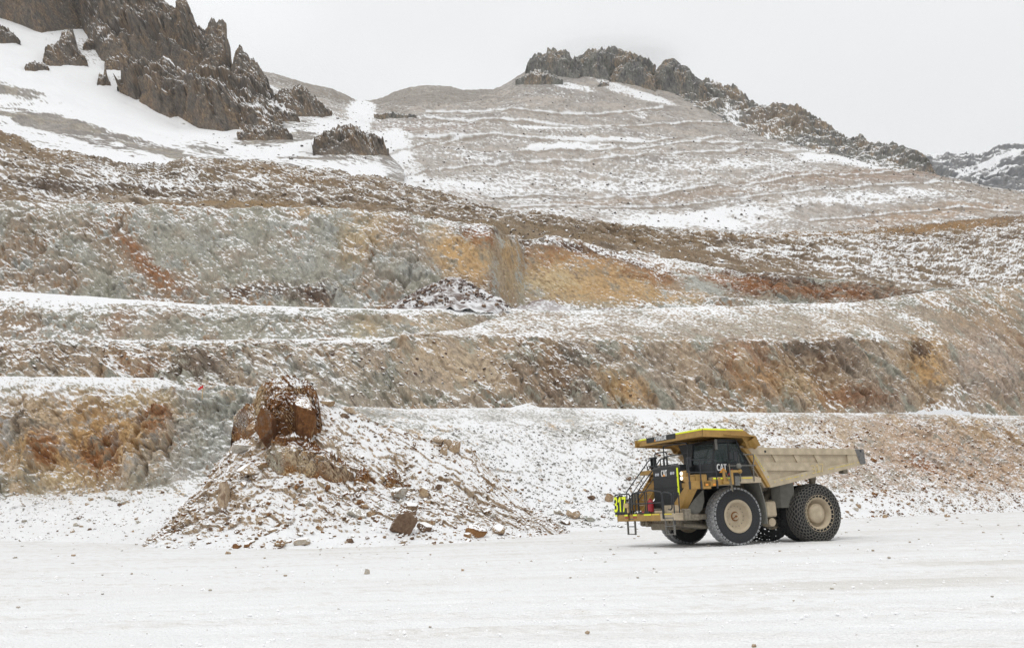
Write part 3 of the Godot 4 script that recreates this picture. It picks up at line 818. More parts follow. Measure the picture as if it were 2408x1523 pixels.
	loft("crag", [
		line(rib_foot, 0.05),
		line([[1570, 208, 632], [1600, 215, 626], [1650, 230, 618], [1700, 245, 610], [1750, 262, 602], [1800, 280, 592], [1900, 312, 572], [2000, 342, 555], [2050, 355, 542], [2100, 375, 530], [2200, 407, 504]], 1.0, 0.0),
		line([[1570, 204, 640], [1590, 202, 638], [1615, 196, 634], [1640, 202, 630], [1660, 191, 628], [1680, 198, 625], [1700, 206, 622], [1722, 205, 618], [1745, 216, 615], [1760, 229, 612], [1790, 241, 606], [1805, 251, 604], [1830, 247, 600], [1858, 250, 596], [1878, 262, 592], [1905, 281, 588], [1930, 284, 584], [1960, 301, 578], [1990, 321, 570], [2020, 320, 565], [2048, 336, 558], [2075, 338, 552], [2100, 337, 548], [2112, 356, 542], [2135, 372, 535], [2160, 384, 525], [2200, 405, 508]], 0.6, -0.05),
		shelf(30.0, 25.0, 0.8, 0.0)], rib, root)
	# low outcrop in the gully
	crags(root, [[[[880, 276], [905, 268], [940, 268], [980, 276]], 278, 570.0], [[[1405, 200], [1416, 188], [1424, 186], [1432, 198]], 204, 635.0]], how, 20.0, 1.2, "mountain_slope")


# Free-standing rock heads: each is a rough block rising from its foot line to a traced crest, with a back side.
func crags(parent: Node, heads: Array, how: Dictionary, deep: float, rise: float, under := ""):
	for h in heads:
		var top: Array = h[0]
		var foot: float = h[1]
		var z: float = h[2]
		var n := top.size()
		var a := []
		var b := []
		var c := []
		var left: float = top[0][0]
		var right: float = top[n - 1][0]
		var foots: Array = h[3] if h.size() > 3 else []
		for k in n:
			var x: float = top[k][0]
			var y: float = top[k][1]
			var f := along3(foots, x) if foots.size() > 1 else foot
			var side := sin(PI * (x - left) / (right - left))
			f = maxf(f, y + 1.0)
			var zt := z + deep
			if under:
				z = -(on_layer(under, x, f)[0] as Vector3).z
				zt = maxf(z + (1.2 if how.has("crisp") else 3.0), minf(-(on_layer(under, x, y)[0] as Vector3).z, z + deep * 4.0))
			a.append([x, f + 5.0, z + (0.2 if how.has("crisp") else 1.5)])
			b.append([x, lerpf(f, y, 0.5), lerpf(z, zt, 0.30 - 0.18 * side)])
			c.append([x, y, lerpf(z, zt, 0.72 - 0.2 * side)])
		var one: Dictionary = how.duplicate()
		var size: float = z / LENS * (right - left) * SHEET * how.get("loud", 1.0)
		one.merge({"x0": left, "x1": right, "rows": 2.6 if how.has("crisp") else 1.5, "density": 2.6 if how.has("crisp") else 1.5, "jag": (4.0 + rise) * how.get("loud", 1.0), "swell": size * 0.05,
			"terms": [[2, size * 0.20, size * 0.09, 0.45, 0.2], [2, size * 0.08, size * 0.045, 0.6, 0.3], [1, size * 0.30, size * 0.12, 0.4, 0.25], [2, size * 0.035, size * 0.016, 0.7, 0.0], [0, size * 0.5, size * 0.14, 0.4, 0.1]]}, true)
		if how.has("crisp"):
			one.terms = [[2, size * 0.34, size * 0.13, 0.8, 0.3], [2, size * 0.15, size * 0.06, 0.9, -0.4], [2, size * 0.06, size * 0.02, 1.0, 0.2], [0, size * 0.5, size * 0.08, 0.8, 0.1]]
		loft("outcrop" if how.has("crisp") else ("rock_spire" if rise > 3.0 else "crag"), [line(a, 0.05), line(b, 1.0), line(c, 0.45, -0.05), shelf(deep, deep * 1.4, 0.8)], one, parent)


func snowfield():
	var root := Node3D.new()
	root.name = "snow_slope"
	root.set_meta("kind", "structure")
	add_child(root)
	loft("snow_bank", [
		line([[-300, 340, 290], [0, 345, 290], [200, 385, 290], [390, 405, 290], [600, 400, 295], [830, 428, 300], [960, 450, 305]], 0.4, 0.1),
		line([[-300, 215, 350], [0, 235, 350], [200, 300, 340], [390, 350, 330], [600, 375, 325], [830, 400, 320], [960, 440, 315]], 0.9, 0.08),
		line([[-300, 90, 420], [0, 110, 420], [150, 165, 425], [300, 245, 425], [420, 295, 420], [560, 312, 415], [640, 302, 420], [760, 300, 430], [850, 330, 400], [960, 420, 340]], 0.4, 0.3),
		line([[-300, -120, 560], [0, -20, 540], [200, 20, 540], [400, 60, 540], [560, 150, 540], [640, 200, 540], [760, 262, 520], [850, 300, 450], [960, 410, 360]], 0.6, 0.1),
		shelf(40.0, 30.0)],
		{"x0": -260.0, "x1": 950.0, "rows": 1.3, "terms": [[0, 50.0, 4.0, 1.0, 0.0], [0, 12.0, 1.0, 1.6, 0.8], [0, 3.0, 0.25, 1.0, 0.0]],
		"tones": [Color(0.324, 0.297, 0.270), Color(0.270, 0.243, 0.223), Color(0.351, 0.317, 0.270)], "wave": 30.0, "snow_at": 0.62, "snow_wave": 6.0, "snow_noise": 0.34, "snow_up": 3.5, "snow_slant": 2.2, "snow_soft": 0.10, "grain": 0.2, "material": "far_rock",
		"drifts": [[320, 335, 330, 15, 0.27, -0.60], [60, 275, 150, 10, 0.25, -0.56], [40, 215, 90, 8, 0.15, -0.48], [150, 310, 200, 10, 0.28, -0.52], [560, 385, 160, 8, 0.1, -0.50], [620, 333, 75, 18, 0.0, -0.60], [700, 318, 50, 14, -0.1, -0.44], [730, 370, 90, 5, 0.05, -0.60], [740, 350, 90, 30, 0.1, -0.12], [640, 250, 130, 50, 0.4, -0.40], [200, 120, 50, 30, 0.5, -0.28], [470, 345, 120, 14, 0.3, -0.24], [270, 250, 150, 60, 0.55, 0.3], [100, 170, 200, 60, 0.4, 0.3], [150, 60, 60, 20, 0.2, 0.3], [930, 370, 40, 80, -0.5, -0.5], [830, 350, 100, 40, 0.1, -0.35]]}, root)
	var how := {"tones": [Color(0.182, 0.153, 0.124), Color(0.214, 0.158, 0.114), Color(0.144, 0.124, 0.108), Color(0.251, 0.188, 0.124)], "material": "far_rock", "snow_at": 0.73, "snow_wave": 2.4, "snow_noise": 0.30, "snow_up": 1.6, "wave": 9.0, "upright": 0.8, "grain": 0.34, "snow_soft": 0.06}
	how.drifts = [[440, 177, 50, 9, 0.15, 0.7], [340, 162, 30, 5, 0.0, 0.5], [252, 112, 30, 22, 0.8, 0.4], [655, 256, 26, 12, 0.3, 0.5], [600, 262, 50, 9, 0.3, 0.4], [530, 246, 50, 7, 0.3, 0.35], [300, 90, 40, 6, 0.6, 0.25], [410, 110, 40, 6, 0.5, 0.25]]
	crags(root, [
		[[[-260, -150], [0, -90], [100, -60], [200, -45], [235, 40], [262, 75]], 66, 515.0, [[-260, 60], [0, 42], [40, 76], [100, 78], [130, 58], [180, 66], [262, 78]]],
		[[[190, -20], [240, -45], [300, -20], [340, -6], [354, 2], [372, 3], [386, 12], [405, 28], [420, 36], [427, 19], [436, 15], [446, 22], [455, 46], [470, 76], [492, 92], [512, 128], [530, 180]], 165, 500.0, [[190, 60], [235, 140], [250, 152], [300, 166], [380, 160], [450, 170], [530, 196]]],
		[[[103, 152], [110, 126], [118, 112], [138, 102], [150, 80], [162, 74], [174, 76], [181, 98], [187, 122], [200, 136], [210, 152]], 158, 440.0],
		[[[-60, 70], [0, 66], [22, 70], [40, 90], [52, 106]], 104, 430.0],
		[[[640, 262], [652, 228], [668, 216], [690, 213], [710, 206], [726, 222], [744, 238], [766, 262]], 275, 470.0],
		[[[738, 356], [752, 332], [768, 318], [786, 310], [800, 304], [816, 308], [832, 302], [846, 308], [860, 320], [872, 318], [886, 330], [900, 345], [916, 362]], 366, 395.0],
		[[[600, 300], [612, 286], [625, 292], [634, 304]], 304, 425.0],
		[[[536, 262], [552, 236], [566, 226], [588, 238], [606, 224], [628, 232], [646, 246], [668, 272]], 306, 432.0],
		[[[425, 190], [440, 174], [455, 180], [480, 168], [505, 180], [522, 196]], 200, 462.0],
		[[[248, 150], [262, 132], [280, 128], [296, 140], [312, 164]], 168, 470.0],
		[[[636, 282], [650, 262], [672, 254], [692, 262], [706, 284]], 288, 448.0],
		[[[698, 266], [716, 246], [730, 240], [752, 250], [782, 268]], 272, 462.0],
		[[[196, 112], [208, 92], [222, 84], [236, 98], [250, 118]], 120, 470.0],
		[[[60, 160], [82, 144], [104, 150], [118, 164]], 168, 436.0],
		[[[560, 322], [590, 306], [640, 300], [672, 312], [690, 326]], 330, 405.0]], how, 24.0, 1.5, "snow_bank")
	crags(root, [
		[[[466, 190], [474, 110], [482, 82], [490, 62], [499, 43], [506, 52], [512, 56], [520, 47], [530, 53], [535, 64], [534, 92], [543, 120], [550, 170], [556, 204]], 200, 488.0],
		[[[538, 205], [546, 168], [554, 132], [560, 118], [566, 106], [571, 112], [575, 128], [588, 142], [606, 154], [618, 172], [630, 184], [640, 214], [650, 245]], 240, 478.0],
		[[[230, 196], [234, 170], [242, 176], [249, 163], [254, 184], [263, 202]], 204, 425.0]], how, 16.0, 3.2, "snow_bank")
	crags(root, [
		[[[284, 214], [296, 180], [306, 166], [322, 160], [345, 168], [360, 162], [385, 170], [400, 160], [420, 178], [446, 184], [470, 172], [500, 184], [520, 190], [560, 200], [588, 206], [612, 214], [628, 236], [645, 262]], 250, 440.0, [[284, 218], [340, 248], [400, 282], [420, 276], [470, 302], [540, 311], [580, 300], [600, 282], [645, 268]]]], how, 30.0, 1.4, "snow_bank")


func far_ridge():
	loft("far_ridge", [
		line([[2080, 480, 1300], [2400, 500, 1250], [2750, 500, 1250]], 0.5),
		line([[2080, 440, 1400], [2300, 420, 1400], [2408, 400, 1380], [2750, 370, 1380]], 1.0),
		line([[2080, 400, 1560], [2140, 385, 1560], [2166, 372, 1560], [2172, 361, 1560], [2185, 364, 1560], [2210, 370, 1560], [2300, 369, 1550], [2328, 356, 1520], [2350, 346, 1500], [2375, 342, 1500], [2420, 341, 1500], [2500, 330, 1500], [2750, 290, 1500]], 0.4),
		shelf(120.0, 100.0)],
		{"x0": 2080.0, "x1": 2700.0, "rows": 1.3, "jag": 3.0, "terms": [[1, 120.0, 30.0, 1.2, 0.6], [2, 40.0, 10.0, 0.8, 0.4], [0, 25.0, 6.0, 1.0, 0.3]],
		"tones": [Color(0.204, 0.198, 0.198), Color(0.252, 0.240, 0.234), Color(0.168, 0.168, 0.168)], "wave": 90.0, "snow_at": 0.74, "snow_wave": 30.0, "snow_noise": 0.2, "grain": 0.25, "material": "far_rock",
		"drifts": [[2290, 408, 120, 9, -0.4, 0.6], [2330, 425, 110, 8, -0.35, 0.5], [2360, 385, 90, 6, -0.4, 0.3]]})


func mound():
	var o := loft("rubble_mound", [
		line([[330, 1300, 66], [380, 1304, 63], [500, 1312, 60], [700, 1306, 59], [900, 1298, 60], [1050, 1288, 63], [1200, 1272, 70], [1340, 1256, 84]], 0.15, 0.2),
		line([[330, 1290, 68], [400, 1262, 69], [500, 1250, 67], [700, 1230, 66], [900, 1225, 67], [1050, 1225, 69], [1200, 1236, 75], [1340, 1250, 85]], 0.8, 0.16),
		line([[330, 1286, 69], [400, 1240, 71], [480, 1175, 72], [560, 1100, 73], [640, 1055, 74], [760, 1065, 74], [900, 1125, 74], [1050, 1165, 76], [1150, 1185, 79], [1250, 1220, 82], [1340, 1248, 86]], 1.0, 0.10),
		line([[330, 1283, 70], [400, 1226, 76], [480, 1135, 78], [540, 1060, 79], [560, 1030, 79], [600, 985, 79], [640, 940, 80], [690, 915, 81], [740, 922, 81], [770, 950, 81], [820, 968, 82], [900, 1002, 83], [1000, 1036, 84], [1060, 1046, 85], [1110, 1062, 86], [1160, 1110, 87], [1250, 1190, 88], [1340, 1246, 88]], 0.5, 0.16),
		shelf(9.0, 9.0, 0.6, 0.2)],
		{"x0": 332.0, "x1": 1338.0, "rows": 1.4, "density": 1.3, "terms": [[2, 1.8, 0.45, 1.0, 0.4], [0, 7.0, 1.3, 1.0, 0.3], [2, 3.5, 0.5, 0.8, 0.3], [2, 0.7, 0.16, 1.0, 0.2], [0, 0.5, 0.12, 1.0, 0.0]],
		"tones": [Color(0.432, 0.336, 0.240), Color(0.504, 0.396, 0.288), Color(0.324, 0.228, 0.144), Color(0.240, 0.144, 0.072)], "wave": 3.5, "slant": 0.4, "snow_at": 0.58, "snow_wave": 0.45, "snow_noise": 0.36, "snow_up": 1.4, "snow_slant": 0.8, "snow_soft": 0.10, "grain": 0.25, "material": "rubble_ground",
		"patches": [[740, 1110, 110, 40, 0.5, STRAW, 0.6], [580, 990, 40, 60, 0.2, BROWN, 0.7], [690, 960, 70, 70, 0.0, RUST, 0.7]],
		"drifts": [[950, 1180, 160, 30, 0.1, 0.2], [760, 1050, 130, 40, 0.4, -0.1], [1060, 1130, 110, 50, 0.5, 0.1], [560, 1180, 60, 60, 0.0, 0.05], [840, 1250, 200, 25, 0.0, 0.18]]})
	# the broken rust-brown outcrop that crowns it
	var how := {"tones": [Color(0.17, 0.075, 0.028), Color(0.115, 0.052, 0.025), Color(0.25, 0.125, 0.05), Color(0.46, 0.34, 0.20)], "wave": 1.7, "upright": 0.9, "slant": 0.4, "material": "rubble_ground", "snow_at": 0.74, "snow_wave": 0.5, "snow_noise": 0.26, "snow_up": 1.4, "grain": 0.3, "crisp": true,
		"patches": [[612, 960, 16, 55, 0.1, Color(0.46, 0.34, 0.20), 0.95], [720, 1000, 9, 45, 0.1, Color(0.46, 0.35, 0.22), 0.9], [650, 1085, 26, 45, 0.2, Color(0.42, 0.39, 0.31), 0.95], [700, 1085, 60, 22, 0.45, Color(0.48, 0.39, 0.27), 0.9], [790, 1110, 50, 22, 0.5, Color(0.47, 0.38, 0.27), 0.9], [570, 990, 20, 30, 0.0, Color(0.30, 0.28, 0.25), 0.7], [676, 950, 40, 34, 0.0, Color(0.125, 0.055, 0.022), 0.9], [664, 1012, 30, 34, 0.0, Color(0.10, 0.045, 0.02), 0.95], [742, 985, 16, 40, 0.1, Color(0.13, 0.06, 0.028), 0.9], [700, 1050, 50, 16, 0.3, Color(0.15, 0.07, 0.03), 0.9]],
		"drifts": [[690, 905, 60, 12, 0.1, 0.35], [735, 960, 30, 40, -0.3, 0.15], [700, 1030, 60, 8, 0.3, 0.4]]}
	crags(o, [
		[[[594, 990], [600, 955], [608, 925], [618, 906], [632, 898], [650, 895], [672, 889], [700, 892], [722, 900], [738, 912], [748, 930], [754, 960], [760, 1006]], 1040, 78.0, [[594, 1004], [626, 1040], [650, 1048], [690, 1042], [730, 1036], [760, 1012]]],
		[[[628, 1078], [640, 1046], [656, 1030], [690, 1026], [716, 1036], [742, 1046], [766, 1062], [792, 1076], [816, 1092], [834, 1118]], 1120, 75.0, [[628, 1092], [650, 1120], [720, 1118], [780, 1138], [834, 1130]]],
		[[[546, 1012], [552, 985], [566, 962], [584, 950], [600, 952], [616, 972]], 1030, 77.0, [[546, 1030], [580, 1036], [616, 1014]]],
		[[[832, 1128], [842, 1106], [856, 1098], [870, 1104], [884, 1130]], 1140, 74.0],
		[[[902, 1142], [910, 1114], [924, 1104], [938, 1112], [948, 1140]], 1150, 74.0]], how, 4.0, 1.2, "rubble_mound")
	o.set_meta("kind", "")
	o.remove_meta("kind")
	tag(o, "snow-dusted rubble mound crowned by a rust-brown outcrop, beside the road left of the truck", "rubble mound")


func heaps():
	# dark conical heap on the third bench, with two small spoil heaps at its right
	var c := place(1055, 735, 157)
	var specs := [[1062, 764, 172.0, 17.0, 10.8, "dark conical stone heap dusted with snow on the middle bench", 0], [1275, 772, 181.0, 13.0, 7.2, "low grey spoil heap right of the dark conical heap, its crest bare", 1], [1430, 766, 184.0, 9.5, 4.9, "smallest spoil heap, peaked and snow-edged, at the foot of the yellow rock face", 2]]
	for s in specs:
		var at := place(s[0], s[1], s[2])
		var nr := 46
		var na := 120
		var pos := PackedVector3Array()
		var colr := PackedColorArray()
		for j in nr + 1:
			var r: float = s[3] * (1.0 - float(j) / nr)
			for i in na + 1:
				var a := TAU * float(i % na) / na
				var p := Vector3(sin(a) * r, 0, cos(a) * r)
				var d := noise_soft.get_noise_3dv(at + p * 0.25) * 0.9 + noise_cell.get_noise_3dv((at + p) * 0.9) * 0.35
				p.y = s[4] * (1.0 - pow(r / s[3], 1.15)) + d * clampf(r / 3.0, 0.15, 1.0) - 0.8
				pos.append(p)
		var nx := na + 1
		var ny := nr + 1
		var nor := PackedVector3Array()
		for j in ny:
			for i in nx:
				var l := pos[j * nx + (i - 1 if i > 0 else na - 1)]
				var r2 := pos[j * nx + (i + 1 if i < na else 1)]
				var n := (r2 - l).cross(pos[mini(j + 1, ny - 1) * nx + i] - pos[maxi(j - 1, 0) * nx + i])
				nor.append(n.normalized() if n.length_squared() > 1e-10 else Vector3.UP)
		for k in pos.size():
			var p := pos[k] + at
			var f := noise_fine.get_noise_3dv(p * 0.8)
			var b := noise_soft.get_noise_3dv(p * 0.2)
			var rock := Color(0.17, 0.125, 0.105) if s[6] == 0 else Color(0.30, 0.25, 0.235)
			var high: float = pos[k].y / s[4]
			if s[6] == 0 and high > 0.8:
				rock = Color(0.28, 0.23, 0.22)
			var cover := clampf((f * 1.2 + b * 0.6 + (0.24 if s[6] == 0 else 0.0) + (0.25 if pos[k].x > s[3] * 0.25 else 0.0) - 0.15 * high) * 1.6 + 0.12, 0.0, 1.0)
			if s[6] > 0:
				cover = clampf(cover + 0.6 - high * 0.8, 0.0, 1.0)
			var c2 := rock.lerp(Color(0.82, 0.82, 0.835), cover)
			c2.a = 1.0
			colr.append(c2)
		var o := put("stone_heap", sheet(pos, nor, colr, nx, ny), mats["rock_face"])
		o.position = at
		tag(o, s[5], "stone heap")


func mist():
	var banks := [[1440, 130, 676, 118, 24, 56, 0.006], [1425, 124, 690, 170, 40, 70, 0.0016], [1460, 136, 668, 80, 18, 40, 0.004], [1515, 142, 660, 60, 18, 34, 0.005]]
	for b in banks:
		var m := FogVolume.new()
		m.name = named("cloud")
		m.shape = RenderingServer.FOG_VOLUME_SHAPE_ELLIPSOID
		m.size = Vector3(b[3], b[4], b[5])
		m.position = place(b[0], b[1], b[2])
		m.set_meta("kind", "stuff")
		var fm := FogMaterial.new()
		fm.density = b[6]
		fm.albedo = Color(1.0, 1.0, 1.0)
		m.material = fm
		add_child(m, true)


# ---------------------------------------------------------------- loose rock

var ball_cache := {}


func ball(detail: int) -> Array:
	# [points on the unit sphere, triangles]
	if ball_cache.has(detail):
		return ball_cache[detail]
	var t := (1.0 + sqrt(5.0)) / 2.0
	var pts := [Vector3(-1, t, 0), Vector3(1, t, 0), Vector3(-1, -t, 0), Vector3(1, -t, 0), Vector3(0, -1, t), Vector3(0, 1, t), Vector3(0, -1, -t), Vector3(0, 1, -t), Vector3(t, 0, -1), Vector3(t, 0, 1), Vector3(-t, 0, -1), Vector3(-t, 0, 1)]
	for k in 12:
		pts[k] = pts[k].normalized()
	var f := [[0, 11, 5], [0, 5, 1], [0, 1, 7], [0, 7, 10], [0, 10, 11], [1, 5, 9], [5, 11, 4], [11, 10, 2], [10, 7, 6], [7, 1, 8], [3, 9, 4], [3, 4, 2], [3, 2, 6], [3, 6, 8], [3, 8, 9], [4, 9, 5], [2, 4, 11], [6, 2, 10], [8, 6, 7], [9, 8, 1]]
	for d in detail:
		var mid := {}
		var g := []
		for tri in f:
			var m := []
			for e in 3:
				var a: int = tri[e]
				var b: int = tri[(e + 1) % 3]
				var key := Vector2i(mini(a, b), maxi(a, b))
				if not mid.has(key):
					mid[key] = pts.size()
					pts.append(((pts[a] + pts[b]) * 0.5).normalized())
				m.append(mid[key])
			g.append([tri[0], m[0], m[2]])
			g.append([tri[1], m[1], m[0]])
			g.append([tri[2], m[2], m[1]])
			g.append([m[0], m[1], m[2]])
		f = g
	ball_cache[detail] = [pts, f]
	return ball_cache[detail]


# An angular broken rock about 1 m across: a ball cut by random joint planes. Snow lies on the faces that look up.
func rock_mesh(seed_: int, detail: int, stretch: Vector3, tones: Array, snow_from: float, chops := 12, crumble := 0.03) -> ArrayMesh:
	var r := RandomNumberGenerator.new()
	r.seed = seed_
	var b := ball(detail)
	var planes := []
	for k in chops:
		var n := Vector3(r.randfn(), r.randfn(), r.randfn()).normalized()
		planes.append([n, r.randf_range(0.48, 0.84)])
	var pts := PackedVector3Array()
	var faced := PackedInt32Array()
	for p in b[0]:
		var q: Vector3 = p
		var hit := -1
		for pass_ in 2:
			for k in chops:
				var over: float = q.dot(planes[k][0]) - planes[k][1]
				if over > 0.0:
					q -= planes[k][0] * over
					hit = k
		q *= 1.0 + crumble * noise_fine.get_noise_3dv(q * 2.5 + Vector3(seed_, 0, 0)) + crumble * 0.6 * noise_fine.get_noise_3dv(q * 7.0 + Vector3(0, seed_, 0))
		pts.append(q * stretch * 0.62)
		faced.append(hit)
	var stone := SurfaceTool.new()
	var snow := SurfaceTool.new()
	stone.begin(Mesh.PRIMITIVE_TRIANGLES)
	snow.begin(Mesh.PRIMITIVE_TRIANGLES)
	var any := false
	for f in b[1]:
		var p0 := pts[f[0]]
		var p1 := pts[f[1]]
		var p2 := pts[f[2]]
		var n := (p1 - p0).cross(p2 - p0).normalized()
		if n.dot(p0 + p1 + p2) < 0.0:
			n = -n
			var sw := p1
			p1 = p2
			p2 = sw
		var mid := (p0 + p1 + p2) / 3.0
		if n.y + 0.35 * noise_fine.get_noise_3dv(mid * 4.0 + Vector3(3, seed_, 9)) > snow_from:
			any = true
			for p in [p0, p2, p1]:
				snow.set_normal(n)
				snow.set_color(Color(0.88, 0.88, 0.89))
				snow.add_vertex(p)
		else:
			var k: int = faced[f[0]]
			var c: Color = tones[(k + 13) % tones.size()]
			var g := noise_soft.get_noise_3dv(mid * 1.6 + Vector3(seed_, 4, 1))
			c = c.lerp(tones[(k + 14) % tones.size()], clampf(g * 2.0 + 0.25, 0.0, 1.0))
			c *= 1.0 + 0.3 * noise_fine.get_noise_3dv(mid * 5.0)
			c.a = 1.0
			for p in [p0, p2, p1]:
				stone.set_normal(n)
				stone.set_color(c)
				stone.add_vertex(p)
	stone.set_material(mats["stone"])
	var mesh := stone.commit()
	if any:
		snow.set_material(mats["snow"])
		snow.commit(mesh)
	return mesh


func rest(layer: String, px: float, py: float) -> Array:
	if layer == "ground":
		# walk along the line of sight down to the road
		var z := 8.0
		while z < 160.0:
			var p := place(px, py, z)
			if p.y < ground_height(p.x, z):
				break
			z *= 1.004
		var q := place(px, py, z)
		return [Vector3(q.x, ground_height(q.x, z), q.z), Vector3.UP]
	return on_layer(layer, px, py)


# One loose rock seen at (px, py) of the print, w by h there.
func boulder(layer: String, px: float, py: float, w: float, h: float, tones: Array, label: String, seed_: int, snow_from := 0.62, turn := 0.0, roll := 0.0, detail := 3, called := "boulder", group := "") -> Node3D:
	var on := rest(layer, px, py + h * 0.35)
	var at: Vector3 = on[0]
	var far := -at.z
	var m := far / LENS * SHEET * (1.3 if detail > 3 else 1.1)
	var size := Vector3(w * m, h * m, (w * 0.55 + h * 0.3) * m)
	var mesh := rock_mesh(seed_, detail, Vector3(size.x, size.y, size.z), tones, snow_from, (13 if detail > 3 else 12) if detail > 2 else 9, 0.05)
	var o := put(called, mesh, null)
	o.position = at + Vector3(0, size.y * 0.26, size.z * (0.30 if detail > 3 else 0.1))
	o.rotation = Vector3(0, turn, roll)
	tag(o, label, "boulder" if w > 22.0 else "rock", group)
	return o


# Says where a small stone lies by the landmark nearest to it on the print.
func beside(px: float, py: float, marks: Array) -> String:
	var best = marks[0]
	var least := 1e9
	for m in marks:
		var d := Vector2(px - m[0], (py - m[1]) * 1.3).length()
		if d < least:
			least = d
			best = m
	var dx: float = px - best[0]
	var dy: float = py - best[1]
	var way := "right of" if dx > 0.0 else "left of"
	if absf(dy) * 1.3 > absf(dx):
		way = "below" if dy > 0.0 else "above"
	var near := "just " if least < 32.0 else ("a little way " if least < 70.0 else "well ")
	return near + way + " " + best[2]


func rubble():
	var rusty := [Color(0.23, 0.115, 0.05), Color(0.16, 0.085, 0.045), Color(0.30, 0.16, 0.07)]
	var brown := [Color(0.17, 0.11, 0.075), Color(0.22, 0.15, 0.10), Color(0.13, 0.085, 0.06)]
	var tan_ := [Color(0.42, 0.31, 0.21), Color(0.36, 0.26, 0.17), Color(0.47, 0.37, 0.27)]
	var pale := [Color(0.46, 0.42, 0.36), Color(0.40, 0.37, 0.32), Color(0.48, 0.41, 0.32)]
	var mixed := [Color(0.42, 0.31, 0.20), Color(0.24, 0.13, 0.06), Color(0.36, 0.25, 0.15)]
	var crown := [Color(0.155, 0.07, 0.028), Color(0.115, 0.052, 0.024), Color(0.21, 0.10, 0.04), Color(0.44, 0.32, 0.19)]
	# the crown of the mound
	boulder("rubble_mound", 768, 1068, 40, 22, [crown[2], brown[0], tan_[0]], "square dark brown chunk at the right edge of the rusty outcrop", 569, 0.6, 0.3, -0.3)
	boulder("rubble_mound", 722, 990, 50, 78, crown, "tall rust-brown block standing at the right of the crowning outcrop", 502, 0.75, -0.3, -0.1, 4)
	boulder("rubble_mound", 640, 1004, 40, 62, [crown[1], crown[0], brown[0]], "dark brown wedge leaning on the lower left of the crowning outcrop", 503, 0.8, 0.2, 0.1, 4)
	boulder("rubble_mound", 752, 1086, 62, 34, [tan_[0], pale[2], rusty[2]], "cracked tan block on the slab below the crowning outcrop", 507, 0.6, 0.1, -0.5, 4)
	boulder("rubble_mound", 602, 1008, 34, 30, [brown[1], tan_[0], rusty[0]], "small brown block tucked under the left of the rusty outcrop", 510, 0.6, 0.7, 0.0)
	boulder("rubble_mound", 576, 1052, 46, 20, [pale[1], pale[0], pale[2]], "flat grey slab on the mound's left flank", 511, 0.55, 0.2, 0.05)
	boulder("rubble_mound", 590, 1105, 46, 26, tan_, "broad tan rock below the grey slab on the mound's left flank", 512, 0.5, 0.9, 0.0)
	boulder("rubble_mound", 620, 1092, 30, 20, mixed, "tan rock right of the broad tan one on the left flank", 513, 0.6, 0.3, 0.0)
	boulder("rubble_mound", 527, 1158, 26, 64, [tan_[2], tan_[0], brown[1]], "upright tan slab with dark cap on the mound's lower left", 514, 0.85, 0.3, -0.08)
	boulder("rubble_mound", 772, 938, 30, 16, mixed, "uppermost tan rock on the right shoulder of the mound", 515, 0.5, 0.4, -0.2)
	boulder("rubble_mound", 818, 956, 30, 16, tan_, "ochre rock at the right edge of the mound's shoulder", 516, 0.7, 0.1, -0.5)
	boulder("rubble_mound", 812, 975, 24, 12, brown, "flat brown rock just under the ochre shoulder rock", 517, 0.6, 0.8, -0.2)
	boulder("rubble_mound", 940, 1158, 34, 20, [pale[1], brown[1]], "grey-brown rock at the foot of the lone pale crag", 520, 0.55, 0.2, 0.0)
	boulder("rubble_mound", 998, 1154, 30, 22, mixed, "rusty tan rock right of the lone pale crag", 521, 0.5, 1.1, -0.2)
	var juts := [[1030, 1028, 26, 18], [1052, 1042, 20, 30], [1070, 1048, 24, 34], [1044, 1058, 16, 24], [1102, 1058, 22, 16]]
	for k in juts.size():
		boulder("rubble_mound", juts[k][0], juts[k][1], juts[k][2], juts[k][3], tan_, ["leftmost of the tan blocks jutting from the mound's right shoulder", "second of the jutting tan blocks from the left on the right shoulder", "tallest of the tan blocks jutting from the right shoulder", "lowest of the jutting tan blocks on the right shoulder", "tan block apart at the right end of the jutting group"][k], 530 + k, 0.6, 0.4 * k, 0.15)
	boulder("rubble_mound", 947, 1230, 46, 48, brown, "largest dark brown boulder at the right foot of the mound, streaked with snow", 540, 0.72, 0.3, 0.15, 4)
	boulder("rubble_mound", 1002, 1237, 34, 22, brown, "dark brown snow-topped rock right of the largest foot boulder", 541, 0.35, 0.7, 0.0)
	boulder("rubble_mound", 964, 1192, 40, 18, [brown[1], mixed[0], brown[0]], "oblong brown rock lying just above the largest foot boulder", 542, 0.55, 0.1, -0.1)
	boulder("rubble_mound", 972, 1205, 14, 14, brown, "small dark rock squeezed between the oblong rock and the foot boulder", 543, 0.7)
	boulder("rubble_mound", 836, 1205, 40, 24, pale, "pale speckled slab resting mid slope above the road", 544, 0.6, 0.4, -0.1)
	boulder("rubble_mound", 855, 1188, 18, 14, mixed, "small tan rock behind the pale speckled slab", 545, 0.6)
	boulder("rubble_mound", 870, 1208, 20, 13, mixed, "tan rock right of the pale speckled slab", 546, 0.5)
	boulder("rubble_mound", 713, 1272, 32, 17, [tan_[2], pale[0], tan_[1]], "flat-topped pale tan rock at the front foot of the mound", 547, 0.5, 0.3, 0.05)
	boulder("rubble_mound", 661, 1276, 24, 16, mixed, "rust-and-tan rock left of the flat-topped pale one", 548, 0.55, 0.8, 0.1)
	boulder("rubble_mound", 584, 1280, 22, 12, rusty, "reddish-brown rock in front of the left foot pair", 550, 0.5, 0.5)
	boulder("rubble_mound", 560, 1282, 20, 12, rusty, "red-brown chip at the extreme left of the foot group", 551, 0.7, 0.9)
	boulder("rubble_mound", 822, 1269, 16, 13, brown, "dark upright stone alone at the mound's front foot", 552, 0.75, 0.2)
